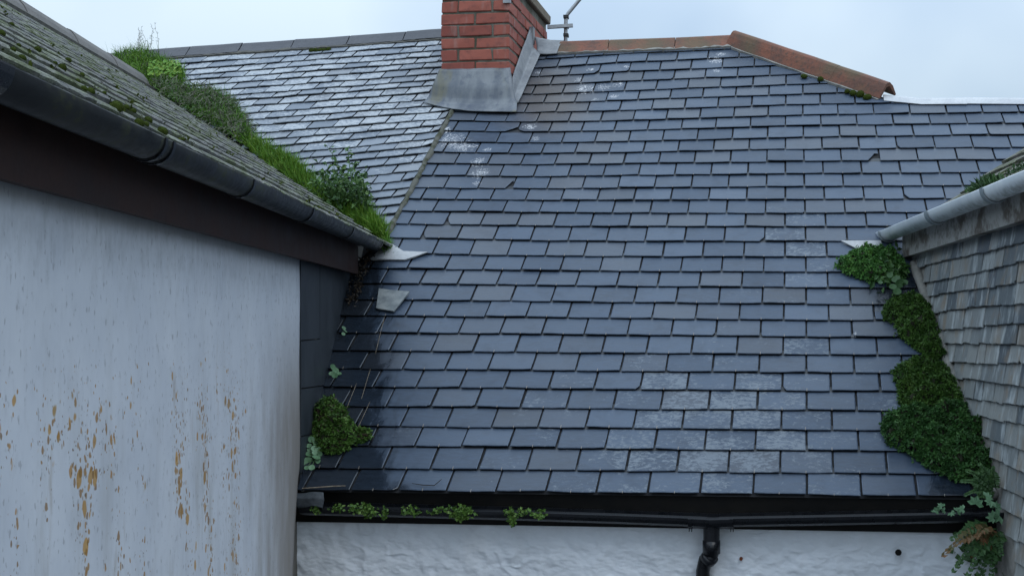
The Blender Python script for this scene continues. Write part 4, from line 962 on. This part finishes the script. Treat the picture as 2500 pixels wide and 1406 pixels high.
for _ in range(900):
    while True:
        x, y = random.uniform(372, 625), random.uniform(205, 352)
        if inside((x, y), ZB): break
    p = hit(LEFT, x, y) + NL * random.uniform(.03, .10); d = unit(rv(1) + A(.2, 0, .3)); pts = [p]
    for j in range(5): d = unit(d + rv(.55)); pts.append(pts[-1] + d * random.uniform(.012, .026))
    rr = random.random(); ww = random.uniform(.0016, .0032)
    for j in range(5):
        sdv = unit(np.cross(pts[j + 1] - pts[j], A(.2, 1, .1))) * ww; tg.add([pts[j] - sdv, pts[j] + sdv, pts[j + 1] + sdv, pts[j + 1] - sdv], [(0, 1, 2, 3)], rnd=rr)
tag(tg.build('dry_stem_tangle', M['tangle']), 'grey-green tangle of dead stems in the upper valley', 'stems', None, 'stuff')
tw = MB()
for _ in range(900):
    while True:
        x, y = random.uniform(380, 615), random.uniform(215, 345)
        if inside((x, y), ZB): break
    leaf(tw, hit(LEFT, x, y) + NL * random.uniform(.03, .09), rv() + NL, NL + rv(.4), random.uniform(.02, .04), .015, random.random())
tag(tw.build('valley_weeds', M['weed']), 'dark leaves mixed with the dead stems in the valley', 'weeds', None, 'stuff')

# wispy dry grass stalks above the valley head
ws = thing('dry_grass_stalks', hit(LEFT, 345, 146), 'thin dead grass stalks standing against the sky', 'grass'); wm_ = MB()
for i in range(9):
    x0 = random.uniform(325, 385); p = hit(LEFT, x0, 145); tgt = hit(LEFT, random.choice([338, 345, 350, 378, 384]) + random.uniform(-8, 8), 120)
    pts = [p]; top = random.uniform(.10, .26); 
    for j in range(1, 9): f = j / 8; pts.append(lerp(p, tgt, f * .6) + UP * top * f + rv(.006) + A(.02 * math.sin(3 * f + i), 0, 0))
    wm_.tube(pts, [.0022 * (1 - .6 * k / 8) for k in range(9)], 4, rnd=random.uniform(.3, 1))
    for j in range(4, 9):
        for _ in range(2): leaf(wm_, pts[j], rv() + UP * .5, rv(), .022, .004, random.uniform(.4, 1))
wm_.build('stalks', M['tangle'], ws)

# bushy weed
bw_ = thing('bushy_weed', hit(LEFT, 860, 520), 'tall leafy dark green weed rooted in the valley before the lichened slates', 'plant')
st, lv = MB(), MB()
for (bx, by, tx, ty) in ((885, 520, 795, 352), (870, 515, 850, 362), (880, 525, 866, 395), (850, 520, 812, 400), (840, 510, 777, 420), (890, 530, 893, 412), (875, 525, 838, 430), (835, 505, 760, 445), (895, 535, 905, 470), (860, 520, 822, 445), (880, 530, 880, 440)):
    p = hit(LEFT, bx, by); tp = ray(tx, ty) * (hit(LEFT, bx, by)[1] - random.uniform(.0, .18)); pts = []
    for j in range(8): f = j / 7; pts.append(lerp(p, tp, f) + NL * .05 * math.sin(f * math.pi) + rv(.003))
    st.tube(pts, [.0045 * (1 - .65 * j / 7) for j in range(8)], 5, rnd=.4)
    nl = 26 if ty > 390 else 15
    for j in range(nl):
        f = random.uniform(.1 if ty > 390 else .45, 1); q = lerp(p, tp, f) + NL * .05 * math.sin(f * math.pi)
        leaf(lv, q, rv() + UP * .25, UP + rv(.5) + A(0, -.5, 0), random.uniform(.03, .06) * (1.2 - .5 * f), random.uniform(.018, .03), random.random(), .15, .25)
for _ in range(420):
    x, y = random.gauss(845, 36), random.gauss(488, 26)
    if x < 715 or y > 540 or y < 400 or x > 912: continue
    leaf(lv, hit(LEFT, x, y) + NL * random.uniform(.03, .16), rv() + A(0, -.3, .2), UP + A(0, -.6, 0) + rv(.5), random.uniform(.03, .055), random.uniform(.02, .034), random.random() * .8, .15, .25)
st.build('stem', M['weed'], bw_); lv.build('foliage', M['weed'], bw_)

# moss cushions: one kind, copied
def moss_mesh():
    mb = MB(); rows, cols = 9, 18; vs = []
    for i in range(rows):
        ph = math.pi * .62 * i / (rows - 1)
        for j in range(cols):
            t = 2 * math.pi * j / cols; d = A(math.sin(ph) * math.cos(t), math.sin(ph) * math.sin(t), math.cos(ph)); vs.append(d * (1 + .13 * mn.noise(Vector(d * 2.3))))
    fs = [(i * cols + j, (i + 1) * cols + j, (i + 1) * cols + (j + 1) % cols, i * cols + (j + 1) % cols) for i in range(rows - 1) for j in range(cols)]
    mb.add(vs, fs, rnd=.25)
    for _ in range(900):
        ph, t = math.acos(random.uniform(-.2, 1)), random.uniform(0, 2 * math.pi); d = A(math.sin(ph) * math.cos(t), math.sin(ph) * math.sin(t), math.cos(ph))
        leaf(mb, d * .97, d + rv(.35), rv(), random.uniform(.08, .16), .05, random.random(), 0, 0)
    me = mb.build('moss_cushion', M['mossm']); bpy.data.objects.remove(me); return bpy.data.meshes['moss_cushion']
mmesh = moss_mesh()
for v_ in mmesh.vertices: v_.co.z -= H0
def cushion(p, n, r, label, group):
    o = bpy.data.objects.new('moss_cushion', mmesh); sc.collection.objects.link(o); o.location = (p[0], p[1], p[2] + H0)
    q = Vector(n).to_track_quat('Z', 'Y'); o.rotation_mode = 'QUATERNION'; o.rotation_quaternion = q @ Matrix.Rotation(random.uniform(0, 6), 3, 'Z').to_quaternion()
    k = random.uniform(.85, 1.15); o.scale = (r * k, r / k, r * random.uniform(.75, 1)); return tag(o, label, 'moss', group)
RPL = (NRf, float(NRf @ RP(0, 0, .03)))
cs = [(285, 254, 15), (309, 259, 8), (326, 268, 7), (340, 295, 10), (356, 300, 8), (362, 289, 9), (397, 315, 12), (222, 218, 10), (205, 213, 8), (190, 195, 6), (152, 161, 9), (167, 144, 7), (135, 152, 5), (92, 118, 8), (55, 137, 9), (32, 118, 7), (46, 109, 5), (4, 78, 8), (29, 57, 6), (255, 225, 5), (201, 180, 6), (446, 338, 5)]
CL = ['largest round moss cushion on the mossy tile roof above the black gutter', 'moss cushion just right of the largest round one', 'third moss cushion in the row running right from the largest one', 'lower left moss cushion of the tight trio below the largest', 'middle moss cushion of the tight trio below the largest', 'upper moss cushion of the tight trio below the largest', 'dark moss cushion nearest the gutter joint, on its own below the trio',
      'right one of a touching moss pair up left of the largest cushion', 'left one of a touching moss pair up left of the largest cushion', 'small moss cushion just above the touching pair', 'thick moss cushion midway up the left half of the mossy roof', 'moss cushion right above the thick one, near the ridge', 'tiny moss cushion left of the thick one', 'moss cushion left of the thick one, alone on its course', 'wide moss cushion low at the left above the dark gutter', 'moss cushion above the wide low one at the left', 'tiny moss cushion between two larger ones at the left', 'moss cushion cut by the left edge of the picture', 'uppermost moss cushion at the left, close under the ridge', 'small moss cushion between the touching pair and the largest', 'small brownish moss cushion high above the touching pair', 'last small moss cushion far right on the mossy roof']
for i, (x, y, r) in enumerate(cs):
    p = hit(RPL, x, y + r * .5); rr = r / F * p[1] * 1.05
    lab = CL[i]
    cushion(p, NRf, rr, lab, 'moss cushions on the left roof')
for nm, (x, y, r) in zip(('first', 'second', 'third', 'fourth', 'fifth', 'sixth', 'last'), ((1963, 190, 7), (2003, 197, 7), (2012, 190, 5), (2068, 227, 6), (2082, 231, 8), (2100, 234, 9), (2117, 241, 9))):
    p = hit(MAIN, x, y + 3) + NM * .02; cushion(p, NM, r / F * p[1] * 1.05, nm + ' moss cushion down the lower edge of the orange hip tiles', 'moss cushions on the hip')
for nm, (x, y, r) in zip(('rightmost', 'middle', 'large', 'leftmost'), ((181, 112, 8), (118, 75, 7), (12, 14, 12), (3, 8, 10))):
    p = hit((NRf, float(NRf @ PL(0, rR, zR))), x, y); cushion(p, NRf, r / F * p[1] * .8, nm + ' moss tuft under the ridge of the mossy tile roof', 'moss tufts under the left ridge')
for nm, x in zip(('first', 'second', 'third', 'fourth', 'fifth'), (762, 772, 783, 792, 803)):
    p = hit(LEFT, x, 127 - (x - 780) * .07) + NL * .012; cushion(p, NL, .022, nm + ' yellowish moss tuft from the left under the dark grey ridge', 'moss tufts under the grey ridge')
# loose moss along the course edges
ms = MB()
for _ in range(700):
    k = random.randrange(0, NC); s0 = k * gauge; a = random.uniform(A0 + 1.2, a_end(RP(s0, 0)) - .05)
    if mn.noise(Vector((a * 3.2, s0 * 5, 1))) < -.05: continue
    p = RP(s0 + random.uniform(-.012, .006), a, random.uniform(.006, .026)); r = random.uniform(.004, .010)
    for _ in range(5): leaf(ms, p + rv(r * .4), NRf + rv(.7), rv(), r * 1.4, r * 1.1, random.random(), 0, 0)
tag(ms.build('roof_moss', M['mossm']), 'thin moss and lichen along the tile edges', 'moss', None, 'stuff')

# round-leaved plants at the left wall
def penny(px, py, lst, label):
    t = thing('pennywort', hit(MAIN, px, py), label, 'plant', 'round-leaved plants at the left wall'); mb = MB(); sm = MB(); b = hit(MAIN, px, py) + NM * .01
    for x, y, r in lst:
        p = ray(x, y) * (hit(MAIN, x, y)[1] - random.uniform(.02, .06)); disc(mb, p, A(.35, -.75, .55) + rv(.25), r / F * p[1], random.uniform(.2, 1), .18, 10); sm.tube([b, lerp(b, p, .5) + UP * .01, p], .0018, 4, rnd=.3)
    mb.build('foliage', M['penny'], t); sm.build('stem', M['weed'], t)
penny(775, 1118, [(760, 1073, 9), (772, 1080, 8), (754, 1088, 7), (757, 1097, 8), (767, 1095, 8), (778, 1097, 7), (756, 1109, 11), (772, 1117, 10), (752, 1127, 12), (776, 1125, 7), (749, 1142, 7), (761, 1141, 8), (768, 1105, 7), (781, 1108, 6)], 'pale round-leaved plant at the foot of the left wall')
penny(815, 910, [(812, 896, 8), (819, 905, 9), (828, 912, 6), (818, 917, 8), (809, 912, 6)], 'small round-leaved plant against the dark cladding, halfway down')
penny(838, 812, [(839, 801, 6), (842, 808, 6), (838, 815, 5)], 'tiniest round-leaved plant, highest on the dark cladding edge')

# litter in the corner under the left gutter
li = MB()
for _ in range(230):
    f = random.random(); x, y = lerp(905, 858, f) + random.gauss(0, 7), lerp(628, 745, f) + random.gauss(0, 6)
    leaf(li, hit(MAIN, x, y) + NM * random.uniform(.012, .04), rv(), NM + rv(.6), random.uniform(.012, .035), random.uniform(.006, .015), random.random() ** 1.6)
tag(li.build('leaf_litter', M['litter']), 'dead leaves caught in the corner under the black gutter end', 'leaf litter', None, 'stuff')
gs_ = MB()
for _ in range(260): x, y = random.gauss(945, 5), random.gauss(604, 9); blade(gs_, hit(MAIN, x, y) + NM * .01, UP + rv(.6), rv(.3), .04, .006, random.uniform(.1, .7))
tag(gs_.build('valley_foot_grass', M['grass']), 'small tuft of grass at the end of the black gutter', 'grass')

# weeds in the black gutter
def gweed(px, n, sx, drop, label, rise=8):
    mb = MB(); yl = float(np.interp(px, [q[0] for q in lips['l']], [q[1] for q in lips['l']])); b = hit(evp(-.045), px, yl)
    t = thing('gutter_weed', b, label, 'plant', 'weeds in the black gutter')
    for _ in range(n):
        x = random.gauss(px, sx); y = yl + random.uniform(-rise, drop) * (1 - min(1, abs(x - px) / (sx * 3)) * .6); p = hit(evp(random.uniform(-.10, -.082) if y > yl else random.uniform(-.085, -.03)), x, y)
        for _ in range(3): leaf(mb, p, rv() + A(0, -.6, .2), A(0, -.8, .6) + rv(.4), random.uniform(.012, .022), random.uniform(.011, .018), random.random(), .1, .1)
    mb.build('foliage', M['weedg'], t)
gweed(772, 14, 7, 14, 'first small weed in the black gutter beside the lead patch'); gweed(822, 16, 7, 12, 'second weed in the black gutter, short with few leaves'); gweed(868, 30, 16, 10, 'spreading weed in the gutter between the short one and the hanging clump', 14)
gweed(902, 50, 10, 24, 'bushy weed hanging over the gutter lip, left of the thin trailing stem'); gweed(938, 16, 4, 28, 'thin trailing weed hanging from the gutter'); gweed(1002, 24, 13, 14, 'small weed in the gutter left of the largest clump'); gweed(1068, 20, 14, 8, 'low weed merging into the left side of the largest clump')
gweed(1125, 110, 17, 22, 'largest leafy clump hanging over the black gutter', 13); gweed(1248, 40, 7, 36, 'weed trailing lowest below the black gutter'); gweed(1272, 18, 10, 7, 'short weed right of the lowest trailing one', 9); gweed(1318, 24, 8, 14, 'last weed at the right of the row in the black gutter', 10)

# ferns and leaves at the foot of the slate-hung wall
def frond(mb, b, tip, nrm, n, wd, tone):
    ax = tip - b; L = np.linalg.norm(ax); ax = ax / L; sd_ = unit(np.cross(ax, nrm)); pts = []
    for i in range(n + 1):
        f = i / n; q = b + ax * L * f + nrm * L * .16 * math.sin(f * math.pi) - UP * L * .12 * f * f; pts.append(q)
    mb.tube(pts, [.0022 * (1 - .7 * i / n) for i in range(n + 1)], 4, rnd=tone * .6)
    for i in range(1, n + 1):
        f = i / n; w_ = wd * math.sin(min(1, f * 1.25 + .12) * math.pi * .82 + .25)
        for s_ in (-1, 1): leaf(mb, pts[i], sd_ * s_ + ax * .45 + rv(.12), nrm + rv(.2), max(.006, w_) * random.uniform(.85, 1.1), L / n * 1.35, min(1, max(0, tone + random.uniform(-.25, .25))), .1, .15)
def rpt(x, y, d): return ray(x, y) * d
fn = thing('fern', on_line_y(pr, dr, 1195), 'green fern fronds at the lower corner of the largest cushion', 'fern'); mb = MB()
for (bx, by, tx, ty) in ((2425, 1200, 2350, 1160), (2425, 1195, 2362, 1135), (2428, 1190, 2392, 1120), (2430, 1200, 2358, 1195), (2432, 1195, 2425, 1130), (2425, 1205, 2380, 1210)):
    frond(mb, rpt(bx, by, 5.40), rpt(tx, ty, 5.30), unit(A(-.4, -.8, .4)), 12, .034, .7)
mb.build('foliage', M['fern'], fn)
iv = thing('lobed_leaf_plant', on_line_y(pr, dr, 1222), 'pale green lobed leaves over the right end of the black gutter', 'plant'); mb = MB()
for (cx_, cy_, r) in ((2382, 1230, 17), (2420, 1222, 13), (2432, 1238, 14), (2408, 1212, 12), (2440, 1258, 15), (2425, 1262, 12), (2352, 1242, 10), (2336, 1247, 10), (2322, 1250, 8), (2300, 1236, 10), (2287, 1238, 9), (2283, 1250, 8), (2306, 1245, 7)):
    p = rpt(cx_, cy_, 5.22 + random.uniform(-.03, .05)); rr = r / F * 5.2; n_ = unit(A(-.1, -.75, .6) + rv(.3)); a0 = random.uniform(0, 6); a = unit(np.cross(n_, A(.3, .5, .8))); b = np.cross(n_, a)
    for j in range(5): t_ = a0 + (j - 2) * .75; leaf(mb, p, math.cos(t_) * a + math.sin(t_) * b, n_, rr * random.uniform(1.2, 1.6), rr * .85, random.uniform(.3, 1), .08, .1)
mb.build('foliage', M['penny'], iv)
rf = thing('fading_fern', A(*rpt(2440, 1300, 5.35)), 'browning fern hanging below the right end of the black gutter', 'fern'); mb, m2, m3 = MB(), MB(), MB()
for (bx, by, tx, ty, c_) in ((2420, 1290, 2305, 1335, 1), (2420, 1285, 2325, 1300, 0), (2415, 1290, 2370, 1345, 1), (2425, 1290, 2415, 1335, 1), (2425, 1295, 2340, 1360, 0), (2430, 1300, 2365, 1385, 0), (2435, 1300, 2395, 1400, 0), (2435, 1295, 2445, 1345, 0), (2415, 1285, 2385, 1300, 1), (2430, 1300, 2330, 1375, 0), (2430, 1310, 2420, 1400, 0), (2440, 1300, 2380, 1410, 0)):
    frond(m2 if c_ else mb, rpt(bx, by, 5.36), rpt(tx, ty, 5.26 + random.uniform(-.04, .06)), unit(A(-.3, -.8, .5)), 12, .046, .55 if not c_ else .75)
for _ in range(170):
    x, y = random.gauss(2395, 30), random.gauss(1335, 32)
    if 2325 < x < 2450 and 1285 < y < 1420: leaf(m3, rpt(x, y, 5.42 + random.uniform(-.05, .08)), rv() - UP * .4, A(-.3, -.8, .4) + rv(.4), random.uniform(.03, .06), random.uniform(.02, .035), random.uniform(0, .35), .1, .2)
m3.build('shaded_leaves', M['weed'], rf); mb.build('foliage', M['fern'], rf); m2.build('faded_fronds', M['rustfern'], rf)
hp_ = thing('broad_leaf_plant', on_line_y(pr, dr, 660), 'broad-leaved dark plant under the end of the grey gutter', 'plant'); mb, m2 = MB(), MB()
for _ in range(150):
    x, y = random.gauss(2172, 20), random.gauss(655, 26)
    if not (2128 < x < 2222 and 606 < y < 716): continue
    d = hit(MAIN, x, y)[1]; leaf(mb if random.random() < .8 else m2, rpt(x, y, d - random.uniform(.02, .14)), rv() - UP * .5, A(-.3, -.8, .4) + rv(.4), random.uniform(.03, .06), random.uniform(.02, .034), random.uniform(0, .75), .12, .2)
for (x, y, r) in ((2188, 682, 11), (2196, 692, 11), (2180, 700, 9), (2190, 712, 10), (2208, 690, 9), (2173, 672, 8), (2150, 690, 6)): disc(m2, rpt(x, y, hit(MAIN, x, y)[1] - .15), A(-.2, -.8, .5) + rv(.2), r / F * 6.8, random.uniform(.3, .8), .15, 9)
mb.build('foliage', M['weed'], hp_); m2.build('pale_leaves', M['fern'], hp_)
# moss and grass on the right roof edge
rm = thing('roof_edge_tuft', on_lr(2350) - LR * .08 + UP * .05, 'green tuft growing on the roof edge above the grey gutter', 'plant'); mb = MB()
for _ in range(420):
    x = random.triangular(2316, 2410, 2360); base = on_lr(x) - LR * random.uniform(.07, .12) + UP * random.uniform(.02, .045); hg = .05 * (1 - abs(x - 2360) / 55) + .012
    leaf(mb, base + rv(.004), UP + rv(.5) - lg * .3, rv(), hg * random.uniform(.6, 1.3), .012, random.random())
for _ in range(300):
    x = random.uniform(2400, 2560); base = on_lr(x) - LR * random.uniform(.085, .14) + UP * random.uniform(.05, .075); leaf(mb, base, UP + rv(.6), rv(), .016, .010, random.uniform(0, .5))
mb.build('foliage', M['fern'], rm)

# ------------------------------------------------------------------ small loose things
ls = poly_sheet('loose_slate', [hit(MAIN, *q) + NM * l for q, l in (((921, 761), .020), ((964, 769), .022), ((1003, 722), .026), ((960, 718), .024), ((928, 714), .024))], NM, .009, M['loose'], None, .001)
tag(ls, 'pale broken slate lying loose on the wet slates below the black gutter', 'slate')
ws_ = MB(); ws_.tube([hit(MAIN, x, y) + NM * .02 for x, y in ((740, 1198), (775, 1196), (812, 1193), (846, 1192))], [.002, .0028, .0028, .002], 6); tag(ws_.build('straw', M['twig']), 'dry pale straw lying on the eaves at the left end of the gutter', 'straw')
st_ = MB(); st_.tube([hit(MAIN, x, y) + NM * .02 for x, y in ((1008, 1186), (1035, 1190), (1062, 1191), (1075, 1180), (1080, 1176))], [.0015, .0024, .0024, .0018, .001], 6)
M['dkstick'] = m_simple('dark_twig', (.012, .011, .01), (.02, .018, .015), .8, 30, bump=0); tag(st_.build('twig', M['dkstick']), 'dark bent twig on the lowest course of slates', 'twig')
s2 = MB()
for (xa, ya, xb, yb) in ((884, 978, 906, 905), (918, 868, 940, 778), (848, 1002, 872, 940), (870, 1060, 905, 985)):
    s2.tube([hit(MAIN, lerp(xa, xb, f), lerp(ya, yb, f)) + NM * (.014 + random.uniform(0, .002)) for f in np.linspace(0, 1, 7)], [.0006, .0012, .001, .0012, .0009, .0012, .0005], 5)
tag(s2.build('slate_joint_debris', M['twig']), 'pale straw debris caught in the joints of the wet slates', 'debris', None, 'stuff')
st2 = MB(); c_ = hit(evp(.035), 2193, 1347); st2.tube([c_ + Nh * .03, c_ - Nh * .008], .008, 10); st2.tube([c_ - Nh * .008, c_ - Nh * .013], [.016, .013], 10); tag(st2.build('wall_stud', M['dark_fascia']), 'dark round stud in the white wall at the right', 'stud')
ru = MB(); c_ = hit(evp(.04), 1809, 1364); ru.tube([c_ + Nh * .02, c_ - Nh * .006], [.009, .007], 9); M['rust'] = m_simple('rust', (.12, .03, .012), (.20, .055, .02), .9, 30); tag(ru.build('rusty_nail', M['rust']), 'rusty nail head in the white wall right of the downpipe', 'nail')
